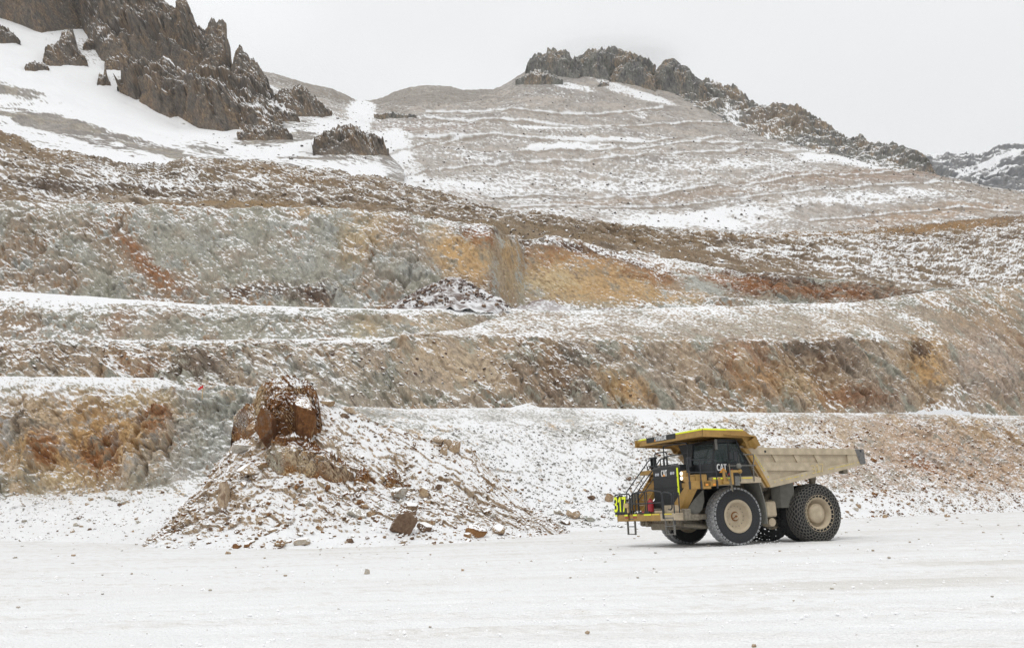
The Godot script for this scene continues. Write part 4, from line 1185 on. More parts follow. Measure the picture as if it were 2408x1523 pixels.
	boulder("rubble_mound", 1120, 1248, 42, 32, rusty, "orange-brown boulder on the right toe of the mound", 553, 0.7, 0.5, -0.25)
	boulder("rubble_mound", 1101, 1257, 16, 14, mixed, "small rock touching the left of the orange-brown toe boulder", 554, 0.6)
	boulder("rubble_mound", 1172, 1244, 34, 26, [mixed[0], brown[1]], "angular tan-brown boulder at the far right toe of the mound", 555, 0.6, 1.2, 0.3)
	boulder("lower_bench", 1246, 1228, 22, 16, mixed, "brown rock in the snow between the mound and the truck", 556, 0.6, 0.3)
	boulder("lower_bench", 1345, 1208, 30, 20, tan_, "largest tan rock of the cluster left of the number board", 557, 0.6, 0.2, 0.1)
	boulder("lower_bench", 1386, 1218, 24, 14, [Color(0.34, 0.36, 0.31), pale[1]], "greenish-grey rock nearest the number board", 558, 0.6, 0.4)
	boulder("lower_bench", 1311, 1202, 20, 13, pale, "pale rock at the left of the cluster near the truck", 559, 0.5)
	boulder("lower_bench", 1330, 1227, 20, 12, brown, "dark brown rock in front of the cluster near the truck", 560, 0.5)
	boulder("lower_bench", 1388, 1166, 17, 13, brown, "brown rock up the snow slope left of the number board", 561, 0.6)
	boulder("lower_bench", 1430, 1170, 20, 21, mixed, "rock stack on the slope just above the number board", 562, 0.6, 0.2)
	boulder("ground", 1438, 1227, 30, 7, [Color(0.20, 0.085, 0.06), Color(0.26, 0.13, 0.09)], "flat reddish slab on the road edge at the bumper's left end", 563, 0.8, 0.1)
	# stones lying on the road
	var lone := [[173, 1304, 8, 6, "small brown stone alone on the left of the road"], [536, 1299, 11, 8, "tan stone on the road just below the mound's left foot"], [862, 1344, 14, 13, "grey stone with snow on top in the middle of the road"], [1088, 1338, 9, 5, "tan stone on the road below the mound's right toe"], [1538, 1336, 8, 5, "grey stone on the road in front of the near front wheel"], [1372, 1437, 14, 5, "flat tan stone in the snowy foreground left of centre right"], [1381, 1485, 9, 7, "dark brown stone in the foreground, lowest in the middle"], [1772, 1518, 11, 9, "tan stone at the bottom edge of the picture"], [36, 1309, 10, 6, "grey stone near the left picture edge on the road"], [2080, 1213, 10, 9, "brown stone on the road edge behind the dump body's tail"], [2228, 1211, 10, 9, "dark stone on the road edge far right"]]
	for k in lone.size():
		boulder("ground", lone[k][0], lone[k][1], lone[k][2], lone[k][3], [tan_, tan_, pale, tan_, pale, tan_, tan_, tan_, pale, mixed, tan_][k], lone[k][4], 580 + k, 0.7, 0.6 * k, 0.0, 2, "stone")
	dice.seed = 4711
	var marks := {"rubble_mound": [[664, 948, "the crowning outcrop"], [705, 1056, "the tan slab under the outcrop"], [790, 1100, "the slab's lower end"], [922, 1130, "the lone pale crag"], [947, 1230, "the largest foot boulder"], [1002, 1237, "the snow-topped foot rock"], [836, 1205, "the pale speckled slab"], [713, 1272, "the flat-topped pale rock"], [565, 1266, "the left foot pair"], [527, 1158, "the upright tan slab"], [576, 1052, "the flat grey slab"], [1060, 1040, "the jutting tan blocks"], [1120, 1248, "the orange-brown toe boulder"], [1172, 1244, "the far right toe boulder"], [818, 956, "the ochre shoulder rock"], [590, 1105, "the broad tan rock"], [822, 1269, "the dark upright stone"], [430, 1240, "the mound's left toe"]],
		"lower_bench": [[2030, 1050, "the dump body's tail"], [1925, 1205, "the rear wheel"], [2150, 1090, "the rust streak on the slope"], [2330, 1190, "the road's far right end"], [2330, 1060, "the orange band at the picture's right"], [1465, 1185, "the number board"], [1345, 1208, "the tan rock cluster"], [1246, 1228, "the brown rock in the snow"], [1290, 1060, "the bright snow gully"], [1510, 1120, "the truck's mirror frame"], [110, 1130, "the left rust patch"], [235, 1150, "the middle rust patch"], [375, 1130, "the wall's right end"], [60, 1240, "the left end of the road edge"], [260, 1250, "the road edge under the wall"]]}
	var said := {}
	# countable stones, alike but for their place
	var words := {mixed: "tan and rust", tan_: "tan", brown: "dark brown", rusty: "rust-brown", pale: "pale grey"}
	var fields := [
		["rubble_mound", 90, Rect2(560, 1120, 620, 150), [9.0, 19.0], [mixed, tan_, brown, rusty, pale], "tan or brown stone strewn over the lower front of the rubble mound", "stones strewn over the mound's front"],
		["rubble_mound", 45, Rect2(400, 1090, 170, 170), [8.0, 16.0], [mixed, tan_, brown], "brown stone on the left flank of the rubble mound", "stones on the mound's left flank"],
		["rubble_mound", 26, Rect2(770, 960, 330, 90), [7.0, 14.0], [tan_, brown, mixed], "stone along the upper right shoulder of the rubble mound", "stones on the mound's right shoulder"],
		["lower_bench", 34, Rect2(1180, 1120, 300, 120), [7.0, 14.0], [tan_, brown, pale], "stone on the snow slope between the mound and the truck", "stones between mound and truck"],
		["lower_bench", 40, Rect2(1960, 1060, 420, 150), [7.0, 15.0], [tan_, mixed, rusty, pale], "tan or rusty stone on the slope behind the dump body", "stones on the slope behind the truck"],
		["lower_bench", 30, Rect2(20, 1150, 380, 110), [6.0, 12.0], [pale, tan_, brown], "stone on the snowy apron below the orange wall", "stones below the orange wall"]]
	for f in fields:
		var protos := []
		for k in 5:
			protos.append(rock_mesh(900 + k * 7, 2, Vector3(1.0, 0.62 + 0.07 * k, 0.8), f[4][k % f[4].size()], 0.66, 9))
		for k in f[1]:
			var box: Rect2 = f[2]
			var px := dice.randf_range(box.position.x, box.end.x)
			var py := dice.randf_range(box.position.y, box.end.y)
			var on := rest(f[0], px, py)
			var at: Vector3 = on[0]
			var s := dice.randf_range(0.0, 1.0)
			var size: float = lerpf(f[3][0], f[3][1], s * s) * (-at.z) / LENS * SHEET
			var o := put("stone", protos[k % 5], null)
			o.position = at + Vector3(0, size * 0.16, 0)
			o.rotation = Vector3(dice.randf_range(-0.3, 0.3), dice.randf() * TAU, dice.randf_range(-0.3, 0.3))
			o.scale = Vector3.ONE * size
			var shade: String = words[f[4][k % 5 % f[4].size()]]
			var big := "largish" if s > 0.8 else ("small" if s < 0.5 else "middling")
			var says := "%s %s stone %s" % [big, shade, beside(px, py, marks[f[0]])]
			tag(o, says, "rock", f[6])
	# the uncountable rest
	var warm := [Color(0.40, 0.30, 0.20), Color(0.30, 0.20, 0.125), Color(0.20, 0.13, 0.08), Color(0.44, 0.36, 0.27), Color(0.24, 0.12, 0.055)]
	var cool := [Color(0.36, 0.35, 0.32), Color(0.28, 0.27, 0.25), Color(0.40, 0.37, 0.32), Color(0.22, 0.20, 0.18)]
	var dusk := [Color(0.14, 0.10, 0.08), Color(0.18, 0.125, 0.10), Color(0.11, 0.085, 0.075), Color(0.27, 0.18, 0.12)]
	litter("rubble", "rubble_mound", 6000, Rect2(340, 890, 1000, 420), 0.08, 0.36, warm)
	litter("gravel", "lower_bench", 2600, Rect2(1000, 1000, 520, 240), 0.12, 0.40, cool)
	litter("gravel", "lower_bench", 4200, Rect2(1480, 990, 1000, 240), 0.14, 0.55, warm)
	litter("gravel", "lower_bench", 1300, Rect2(-100, 1130, 640, 140), 0.08, 0.32, [cool[0], cool[2], warm[3]])
	litter("gravel", "second_bench", 1400, Rect2(-100, 800, 1600, 170), 0.15, 0.6, [warm[1], warm[2], cool[1], dusk[1]])
	litter("gravel", "brown_hill", 5000, Rect2(-100, 300, 2600, 330), 0.25, 0.9, [Color(0.20, 0.14, 0.09), Color(0.15, 0.11, 0.08), Color(0.26, 0.20, 0.14)])
	litter("gravel", "mountain_slope", 2500, Rect2(800, 200, 1600, 340), 0.4, 1.5, [Color(0.24, 0.21, 0.18), Color(0.17, 0.15, 0.135)])
	litter("gravel", "snow_bank", 260, Rect2(500, 250, 400, 130), 0.4, 1.6, [Color(0.2, 0.18, 0.16), Color(0.14, 0.125, 0.11)])
	heap_stones(dusk)
	road_clods()
	road_grit([Color(0.50, 0.42, 0.33), warm[3], Color(0.52, 0.47, 0.40), cool[2]])


func litter(called: String, layer: String, count: int, box: Rect2, low: float, high: float, tones: Array):
	var l: Dictionary = layers[layer]
	var pos: PackedVector3Array = l.pos
	var nor: PackedVector3Array = l.nor
	var mm := MultiMesh.new()
	mm.transform_format = MultiMesh.TRANSFORM_3D
	mm.use_colors = true
	mm.mesh = rock_mesh(count, 1, Vector3(1.0, 0.7, 0.85), [Color(1, 1, 1), Color(0.8, 0.8, 0.8)], 0.5, 7)
	mm.instance_count = count
	var made := 0
	var guard := 0
	while made < count and guard < count * 40:
		guard += 1
		var k := dice.randi() % pos.size()
		var s := seen(pos[k])
		if not box.has_point(s):
			continue
		# gather in streaks
		if noise_soft.get_noise_3dv(pos[k] * Vector3(0.22, 0.22, 0.22)) + dice.randf_range(-0.5, 0.5) < -0.12:
			continue
		var r := dice.randf()
		var size := low + (high - low) * r * r * r
		var b := Basis.from_euler(Vector3(dice.randf_range(-0.4, 0.4), dice.randf() * TAU, dice.randf_range(-0.4, 0.4))).scaled(Vector3.ONE * size)
		mm.set_instance_transform(made, Transform3D(b, pos[k] + nor[k] * size * 0.12))
		var c: Color = tones[dice.randi() % tones.size()] * dice.randf_range(0.75, 1.2)
		c.a = 1.0
		mm.set_instance_color(made, c)
		made += 1
	mm.visible_instance_count = made
	var o := MultiMeshInstance3D.new()
	o.multimesh = mm
	o.name = named(called)
	o.set_meta("kind", "stuff")
	add_child(o, true)


func heap_stones(tones: Array):
	var mm := MultiMesh.new()
	mm.transform_format = MultiMesh.TRANSFORM_3D
	mm.use_colors = true
	mm.mesh = rock_mesh(321, 1, Vector3(1.0, 0.75, 0.9), [Color(1, 1, 1), Color(0.8, 0.8, 0.8)], 0.8, 7)
	mm.instance_count = 520
	var at := place(1062, 764, 172.0)
	for k in 520:
		var a := dice.randf_range(-1.7, 1.7)
		var r := 16.0 * sqrt(dice.randf_range(0.05, 0.95))
		var y := 10.8 * (1.0 - pow(r / 17.0, 1.15)) - 0.6
		var s := dice.randf()
		var size := 0.2 + 0.8 * s * s * s
		mm.set_instance_transform(k, Transform3D(Basis.from_euler(Vector3(dice.randf_range(-0.5, 0.5), dice.randf() * TAU, 0)).scaled(Vector3.ONE * size), at + Vector3(sin(a) * r, y, cos(a) * r)))
		var c: Color = tones[dice.randi() % tones.size()]
		mm.set_instance_color(k, c)
	var o := MultiMeshInstance3D.new()
	o.multimesh = mm
	o.name = named("rubble")
	o.set_meta("kind", "stuff")
	add_child(o, true)


func road_grit(tones: Array):
	var n := 1100
	var mm := MultiMesh.new()
	mm.transform_format = MultiMesh.TRANSFORM_3D
	mm.use_colors = true
	mm.mesh = rock_mesh(654, 1, Vector3(1.0, 0.6, 0.85), [Color(1, 1, 1), Color(0.8, 0.8, 0.8)], 0.85, 7)
	mm.instance_count = n
	var made := 0
	var guard := 0
	while made < n and guard < 200000:
		guard += 1
		var z := 10.0 * pow(10.0, pow(dice.randf(), 0.6))
		var x := dice.randf_range(-0.7, 0.75) * z
		if noise_soft.get_noise_2d(x * 0.12, (z + 0.1 * x) * 0.35) + dice.randf_range(-0.45, 0.45) < 0.08:
			continue
		var s := dice.randf()
		var size := (0.012 + 0.10 * s * s * s * s * s) * (0.25 + z / 34.0)
		mm.set_instance_transform(made, Transform3D(Basis.from_euler(Vector3(0, dice.randf() * TAU, 0)).scaled(Vector3.ONE * size), Vector3(x, ground_height(x, z) + size * 0.15, -z)))
		mm.set_instance_color(made, tones[dice.randi() % tones.size()])
		made += 1
	mm.visible_instance_count = made
	var o := MultiMeshInstance3D.new()
	o.multimesh = mm
	o.name = named("gravel")
	o.set_meta("kind", "stuff")
	add_child(o, true)


func road_clods():
	# lumps of churned snow lying in the wheel bands
	var n := 1300
	var mm := MultiMesh.new()
	mm.transform_format = MultiMesh.TRANSFORM_3D
	mm.mesh = rock_mesh(77, 1, Vector3(1.0, 0.6, 0.9), [Color(0.86, 0.86, 0.87)], -2.0, 6)
	mm.instance_count = n
	var bands := [[13.2, 0.9], [17.5, 1.4], [25.0, 1.1], [33.0, 2.0]]
	for k in n:
		var b: Array = bands[k % 4]
		var x: float = dice.randf_range(-0.68, 0.68) * b[0] * 1.1
		var z: float = b[0] + 0.12 * x + 1.2 * noise_soft.get_noise_2d(x * 0.06, b[0]) + dice.randfn() * b[1] * 0.5
		var s := dice.randf()
		var size := (0.010 + 0.045 * s * s * s) * (0.6 + z / 30.0)
		mm.set_instance_transform(k, Transform3D(Basis.from_euler(Vector3(dice.randf() * 0.5, dice.randf() * TAU, 0)).scaled(Vector3.ONE * size), Vector3(x, ground_height(x, z) + 0.02, -z)))
	var o := MultiMeshInstance3D.new()
	o.multimesh = mm
	o.name = named("snow_clods")
	o.set_meta("kind", "stuff")
	add_child(o, true)


func marker():
	# a red flag on a wooden stake at the crest of the lower bench
	var on := on_layer("lower_bench", 482, 934)
	var root := Node3D.new()
	root.name = named("marker_flag")
	root.scale = Vector3.ONE * 0.8
	root.position = on[0] + Vector3(0, -0.2, 0.1)
	add_child(root)
	var st := MB.new()
	st.box(Vector3(0, 0.95, 0), Vector3(0.10, 1.9, 0.07))
	put("stake", st.done(), mats["wood"], root)
	var fl := MB.new()
	fl.prism_z([Vector2(0.06, 1.95), Vector2(-0.25, 1.86), Vector2(-0.62, 1.52), Vector2(-0.75, 1.22), Vector2(-0.45, 1.28), Vector2(-0.1, 1.5), Vector2(0.04, 1.55)], 0.045, 0.07)
	put("flag", fl.done(), mats["flag_red"], root)
	tag(root, "small red flag on a wooden stake at the crest of the lowest bench", "flag")


# ---------------------------------------------------------------- the haul truck
# local axes: x forward, y up, z to the truck's right; the side in view is at negative z

const TRUCK_AT := Vector3(9.545, -0.04, -44.126)
const FRONT := Basis(Vector3(0, 0, -1), Vector3(0, 1, 0), Vector3(1, 0, 0))     # lettering read from ahead
const SIDE := Basis(Vector3(-1, 0, 0), Vector3(0, 1, 0), Vector3(0, 0, -1))     # lettering read from the left side


func letters(called: String, words: String, size: float, squeeze: float, at: Vector3, basis: Basis, material: Material, parent: Node, bold := 700, slope := 0.0) -> MeshInstance3D:
	var f := SystemFont.new()
	f.font_names = PackedStringArray(["Droid Sans"])
	f.font_weight = bold
	var t := TextMesh.new()
	t.font = f
	t.text = words
	t.font_size = 64
	t.pixel_size = size / 64.0 * 1.37
	t.depth = 0.012
	t.curve_step = 1.0
	var o := put(called, t, material, parent)
	var turn := basis
	if slope != 0.0:
		turn = Basis(basis.z, slope) * basis
	o.transform = Transform3D(turn * Basis.from_scale(Vector3(squeeze, 1, 1)), at)
	return o


func haul_truck():
	var t := Node3D.new()
	t.name = named("haul_truck")
	var up := Vector3(-0.0331, 1, 0).normalized()
	var fw := Vector3(-cos(0.3844), 0, sin(0.3844))
	fw = (fw - up * fw.dot(up)).normalized()
	t.transform = Transform3D(Basis(fw, up, fw.cross(up)), TRUCK_AT)
	add_child(t)
	tag(t, "dusty yellow mining haul truck numbered 317 driving left on the snowy road", "dump truck")
	chassis(t)
	front_end(t)
	decks(t)
	cab(t)
	dump_body(t)
	for s in [-1, 1]:
		front_wheel(t, Vector3(0, 1.35, 2.085 * s), s)
		rear_wheel(t, Vector3(-4.56, 1.35, 2.2 * s), s, true)
		rear_wheel(t, Vector3(-4.56, 1.35, 1.36 * s), s, false)
	spray(t)


func chassis(t: Node):
	var m := MB.new()
	for s in [-1.0, 1.0]:
		m.box(Vector3(-1.5, 1.55, 0.75 * s), Vector3(8.2, 0.55, 0.22), Basis(), 0.03)
		m.box(Vector3(1.9, 1.22, 0.8 * s), Vector3(1.9, 0.3, 0.35), Basis(Vector3(0, 0, 1), 0.06), 0.03)
	for x in [2.2, 0.6, -1.4, -3.2, -5.2]:
		m.box(Vector3(x, 1.5, 0), Vector3(0.3, 0.4, 1.5))
	put("frame", m.done(), mats["dust_grey"], t)
	m = MB.new()
	m.hexa([Vector3(2.75, 1.28, -1.75), Vector3(2.75, 1.05, -1.75), Vector3(2.75, 1.05, 1.75), Vector3(2.75, 1.28, 1.75)], [Vector3(1.0, 1.05, -1.1), Vector3(1.0, 0.80, -1.1), Vector3(1.0, 0.80, 1.1), Vector3(1.0, 1.05, 1.1)])
	m.box(Vector3(1.5, 1.0, 0), Vector3(2.6, 0.35, 1.4), Basis(), 0.05)
	put("belly_guard", m.done(), mats["dust_grey"], t)
	m = MB.new()
	m.box(Vector3(2.35, 1.38, -2.0), Vector3(0.75, 0.28, 0.5), Basis(), 0.02)
	m.box(Vector3(1.6, 1.38, -1.75), Vector3(0.9, 0.24, 0.3), Basis(), 0.02)
	m.box(Vector3(2.72, 1.52, -2.35), Vector3(0.30, 0.50, 0.34), Basis(), 0.02)
	m.rod(Vector3(2.5, 1.05, -1.7), Vector3(0.6, 0.85, -1.55), 0.09)
	put("steering_arm", m.done(), mats["dust_grey"], t)
	for s in [-1.0, 1.0]:
		m = MB.new()
		m.rod(Vector3(0, 1.2, 1.42 * s), Vector3(0, 2.55, 1.35 * s), 0.24, 14)
		m.rod(Vector3(0, 1.35, 1.3 * s), Vector3(0, 1.35, 1.75 * s), 0.42, 16)
		put("front_strut", m.done(), mats["dust_grey"], t)
	m = MB.new()
	m.rod(Vector3(-4.56, 1.35, -1.75), Vector3(-4.56, 1.35, 1.75), 0.52, 18)
	m.orb(Vector3(-4.56, 1.35, 0), 0.75, 8)
	m.hexa([Vector3(-4.5, 1.7, -0.45), Vector3(-4.5, 1.1, -0.45), Vector3(-4.5, 1.1, 0.45), Vector3(-4.5, 1.7, 0.45)], [Vector3(-2.4, 1.55, -0.25), Vector3(-2.4, 1.25, -0.25), Vector3(-2.4, 1.25, 0.25), Vector3(-2.4, 1.55, 0.25)])
	put("rear_axle", m.done(), mats["dust_grey"], t)
	for s in [-1.0, 1.0]:
		m = MB.new()
		m.rod(Vector3(-1.9, 1.2, 0.95 * s), Vector3(-3.3, 2.75, 0.95 * s), 0.17, 12)
		m.rod(Vector3(-1.75, 1.03, 0.95 * s), Vector3(-2.7, 2.08, 0.95 * s), 0.24, 12)
		put("hoist_cylinder", m.done(), mats["dust_grey"], t)
	# tank and flaps on the side in view
	m = MB.new()
	m.box(Vector3(-2.03, 1.62, -1.85), Vector3(0.62, 0.72, 0.95), Basis(Vector3(0, 0, 1), -0.04), 0.07)
	m.rod(Vector3(-2.1, 1.02, -2.2), Vector3(-2.1, 1.02, -1.6), 0.2, 12)
	put("hydraulic_tank", m.done(), mats["dusty_paint"], t)
	m = MB.new()
	m.box(Vector3(-2.03, 1.62, 1.85), Vector3(1.1, 0.9, 0.95), Basis(), 0.07)
	put("fuel_tank", m.done(), mats["dusty_paint"], t)
	for s in [-1.0, 1.0]:
		m = MB.new()
		for k in 6:
			# a bowed rubber sheet behind the front wheel
			var a0 := float(k) / 6.0
			var a1 := float(k + 1) / 6.0
			var x0 := -1.22 - 0.30 * sin(a0 * PI * 0.6)
			var x1 := -1.22 - 0.30 * sin(a1 * PI * 0.6)
			m.hexa([Vector3(x0, 2.95 - 2.0 * a0, 2.55 * s), Vector3(x0 - 0.05, 2.95 - 2.0 * a0, 2.55 * s), Vector3(x0 - 0.05, 2.95 - 2.0 * a0, 1.35 * s), Vector3(x0, 2.95 - 2.0 * a0, 1.35 * s)], [Vector3(x1, 2.95 - 2.0 * a1, 2.55 * s), Vector3(x1 - 0.05, 2.95 - 2.0 * a1, 2.55 * s), Vector3(x1 - 0.05, 2.95 - 2.0 * a1, 1.35 * s), Vector3(x1, 2.95 - 2.0 * a1, 1.35 * s)])
		put("mud_flap", m.done(), mats["rubber_flap"], t)
		m = MB.new()
		var bow := [Vector2(-2.72, 1.55), Vector2(-2.95, 1.9), Vector2(-3.22, 2.1), Vector2(-3.52, 2.22)]
		for k in 3:
			var p: Vector2 = bow[k]
			var q: Vector2 = bow[k + 1]
			m.hexa([Vector3(p.x, 2.95, p.y * s), Vector3(p.x, 1.66, p.y * s), Vector3(p.x, 1.66, (p.y - 0.05) * s), Vector3(p.x, 2.95, (p.y - 0.05) * s)], [Vector3(q.x, 2.95, q.y * s), Vector3(q.x, 1.66, q.y * s), Vector3(q.x, 1.66, (q.y - 0.05) * s), Vector3(q.x, 2.95, (q.y - 0.05) * s)])
		put("mud_flap", m.done(), mats["rubber_flap"], t)
		m = MB.new()
		m.prism_z([Vector2(2.45, 1.52), Vector2(2.30, 1.75), Vector2(1.85, 2.2), Vector2(1.36, 2.62), Vector2(1.36, 2.1), Vector2(1.50, 1.72), Vector2(1.75, 1.53), Vector2(2.1, 1.46)], 1.82 * s - 0.03, 1.82 * s + 0.03)
		put("mud_flap", m.done(), mats["rubber_flap"], t)


func front_end(t: Node):
	var m := MB.new()
	m.box(Vector3(3.03, 1.43, 0.95), Vector3(0.62, 0.34, 4.1), Basis(), 0.025)
	m.box(Vector3(3.40, 1.43, 2.2), Vector3(0.05, 0.30, 0.9))
	var bumper := put("bumper", m.done(), mats["ochre_paint"], t)
	m = MB.new()
	m.box(Vector3(3.03, 1.432, -1.72), Vector3(0.615, 0.335, 1.22), Basis(), 0.025)
	m.box(Vector3(2.95, 1.66, -1.2), Vector3(0.5, 0.12, 1.6), Basis(), 0.02)
	put("bumper_end", m.done(), mats["dusty_paint"], bumper)
	m = MB.new()
	m.box(Vector3(3.0, 1.625, 1.4), Vector3(0.56, 0.05, 3.2))
	m.box(Vector3(3.36, 1.65, 2.35), Vector3(0.05, 0.11, 1.35))
	m.box(Vector3(3.36, 1.665, 0.25), Vector3(0.05, 0.10, 1.0))
	put("step_grating", m.done(), mats["dark_steel"], bumper)
	for st in [[3.0, 2.82], [2.05, 1.75], [1.36, 1.0], [0.32, -0.32]]:
		m = MB.new()
		m.box(Vector3(3.345 if st[0] < 1.5 else 3.43, 1.555, (st[0] + st[1]) * 0.5), Vector3(0.012, 0.075, st[0] - st[1]))
		put("reflective_strip", m.done(), mats["signal_yellow"], bumper)
	for z in [-0.75, -1.8]:
		m = MB.new()
		m.box(Vector3(3.345, 1.555, z), Vector3(0.012, 0.06, 0.65))
		put("reflective_strip", m.done(), mats["worn_yellow"], bumper)
	for st in [[Vector3(3.43, 1.44, 1.86), 0.28], [Vector3(3.345, 1.44, 1.2), 0.32], [Vector3(3.39, 1.68, 0.3), 0.18]]:
		m = MB.new()
		m.box(st[0], Vector3(0.01, 0.06, st[1]))
		put("sticker", m.done(), mats["red_paint"], bumper)
	m = MB.new()
	m.rod(Vector3(2.6, 1.12, 0.75), Vector3(3.0, 1.12, 0.75), 0.14, 12)
	m.rod(Vector3(2.6, 1.16, 1.3), Vector3(2.9, 1.16, 1.3), 0.16, 12)
	put("tow_hook", m.done(), mats["dust_grey"], bumper)
	# number board
	m = MB.new()
	m.box(Vector3(3.42, 2.075, 2.42), Vector3(0.05, 0.80, 1.16), Basis(), 0.01)
	var board := put("number_board", m.done(), mats["black_paint"], t)
	letters("number", "317", 0.74, 0.74, Vector3(3.452, 2.075, 2.42), FRONT, mats["signal_yellow"], board, 800)
	# rails round the bumper
	m = MB.new()
	m.tube([Vector3(3.38, 1.6, 3.02), Vector3(3.38, 2.52, 3.02), Vector3(3.38, 2.58, 2.95), Vector3(3.38, 2.58, 1.62), Vector3(3.38, 2.50, 1.52), Vector3(3.38, 1.6, 1.52)], 0.034)
	m.rod(Vector3(3.38, 2.50, 2.72), Vector3(3.38, 2.50, 2.25), 0.03)
	put("handrail", m.done(), mats["rail_steel"], t)
	m = MB.new()
	m.tube([Vector3(3.36, 1.6, 1.34), Vector3(3.36, 2.45, 1.34), Vector3(3.36, 2.58, 1.24), Vector3(3.36, 2.62, 0.3), Vector3(3.36, 2.67, -0.35), Vector3(3.36, 2.63, -0.75), Vector3(3.36, 2.56, -1.34), Vector3(3.36, 2.45, -1.42), Vector3(3.36, 1.35, -1.42)], 0.036)
	m.rod(Vector3(3.36, 2.08, 1.34), Vector3(3.36, 2.08, -1.3), 0.028)
	for z in [1.05, 0.78, 0.12, -0.05]:
		m.rod(Vector3(3.36, 1.65, z), Vector3(3.36, 2.6, z), 0.026)
	put("handrail", m.done(), mats["rail_steel"], t)
	m = MB.new()
	m.tube([Vector3(3.34, 1.35, -1.48), Vector3(3.34, 2.50, -1.48), Vector3(3.34, 2.54, -1.58), Vector3(3.34, 2.48, -2.12), Vector3(3.34, 2.38, -2.24), Vector3(3.34, 1.84, -2.2), Vector3(3.34, 1.74, -2.08), Vector3(3.34, 1.76, -1.9)], 0.034)
	m.rod(Vector3(3.3, 1.1, -2.3), Vector3(3.3, 2.5, -2.3), 0.03)
	m.rod(Vector3(3.1, 1.6, -2.42), Vector3(3.1, 2.5, -2.42), 0.028)
	put("handrail", m.done(), mats["rail_steel"], t)
	for lad in [[2.0, 1.29, 1.3, 0.62], [-1.53, -2.22, 1.42, 0.63]]:
		m = MB.new()
		m.box(Vector3(3.3, (lad[2] + lad[3]) * 0.5, lad[0]), Vector3(0.08, lad[2] - lad[3], 0.06))
		m.box(Vector3(3.3, (lad[2] + lad[3]) * 0.5, lad[1]), Vector3(0.08, lad[2] - lad[3], 0.06))
		for k in 3:
			m.box(Vector3(3.3, lad[3] + 0.03 + 0.36 * k, (lad[0] + lad[1]) * 0.5), Vector3(0.10, 0.045, lad[0] - lad[1] - 0.06))
		put("ladder", m.done(), mats["grey_steel"], t)
	# extinguisher, tool box and amber sign on the bumper
	m = MB.new()
	m.rod(Vector3(3.2, 1.68, -0.1), Vector3(3.2, 2.1, -0.1), 0.15, 14)
	m.orb(Vector3(3.2, 2.1, -0.1), 0.15, 6)
	m.rod(Vector3(3.2, 2.1, -0.1), Vector3(3.2, 2.30, -0.1), 0.06, 10)
	put("fire_extinguisher", m.done(), mats["red_paint"], t)
	m = MB.new()
	m.hexa([Vector3(3.1, 1.7, -1.05), Vector3(2.6, 1.7, -1.05), Vector3(2.6, 1.95, -1.1), Vector3(3.1, 1.95, -1.1)], [Vector3(3.1, 1.7, -1.95), Vector3(2.6, 1.7, -1.95), Vector3(2.6, 1.95, -1.75), Vector3(3.1, 1.95, -1.75)])
	put("tool_box", m.done(), mats["dusty_paint"], t)
	m = MB.new()
	m.box(Vector3(3.48, 2.02, 1.72), Vector3(0.10, 0.22, 0.34), Basis(), 0.02)
	m.box(Vector3(3.43, 1.82, 1.68), Vector3(0.06, 0.3, 0.12))
	put("marker_lamp", m.done(), mats["wood"], t)
	# grille and hood
	m = MB.new()
	m.box(Vector3(1.55, 2.78, 0.04), Vector3(1.3, 2.08, 2.42), Basis(), 0.10)
	m.box(Vector3(0.2, 2.75, 0.0), Vector3(1.8, 1.9, 2.0), Basis(), 0.08)
	var grille := put("grille_housing", m.done(), mats["black_paint"], t)
	m = MB.new()
	for y in [2.35, 2.78, 3.22]:
		m.box(Vector3(2.21, y, 0.06), Vector3(0.035, 0.05, 2.2))
	m.box(Vector3(2.205, 2.1, 0.0), Vector3(0.03, 0.36, 1.9))
	put("grille_bar", m.done(), mats["dark_steel"], grille)
	m = MB.new()
	m.box(Vector3(2.208, 2.97, -1.06), Vector3(0.016, 1.4, 0.13))
	put("reflective_strip", m.done(), mats["signal_yellow"], grille)
	for z in [0.86, 0.66, -0.52, -0.72]:
		m = MB.new()
		m.rod(Vector3(2.19, 3.44, z), Vector3(2.225, 3.44, z), 0.075, 12)
		put("headlight", m.done(), mats["lens_clear"], grille)
	letters("lettering", "CAT", 0.30, 0.72, Vector3(2.212, 3.47, 0.12), FRONT, mats["white_print"], grille, 800)
	m = MB.new()
	m.hexa([Vector3(2.222, 3.33, 0.26), Vector3(2.222, 3.33, -0.02), Vector3(2.222, 3.44, 0.12)], [Vector3(2.232, 3.33, 0.26), Vector3(2.232, 3.33, -0.02), Vector3(2.232, 3.44, 0.12)])
	put("logo", m.done(), mats["orange_print"], grille)
	# lit lamps on the left fender
	m = MB.new()
	m.box(Vector3(2.2, 3.26, -1.72), Vector3(0.3, 0.46, 0.42), Basis(), 0.04)
	var hold := put("lamp_bracket", m.done(), mats["ochre_paint"], t)
	for y in [3.37, 3.15]:
		m = MB.new()
		m.rod(Vector3(2.34, y, -1.64), Vector3(2.39, y, -1.64), 0.085, 14)
		put("headlight", m.done(), mats["lit_lamp"], hold)
		var beam := SpotLight3D.new()
		beam.name = "headlight_beam"
		beam.position = Vector3(2.42, y, -1.64)
		beam.basis = Basis(Vector3(0, 0, 1), Vector3(0, 1, 0), Vector3(-1, 0, 0))
		beam.light_color = Color(1.0, 0.93, 0.82)
		beam.light_energy = 0.4
		beam.light_size = 0.085
		beam.spot_range = 60.0
		beam.spot_attenuation = 2.0
		beam.spot_angle = 35.0
		beam.shadow_enabled = true
		t.add_child(beam, true)
	# stairway up to the right deck
	var stair := MB.new()
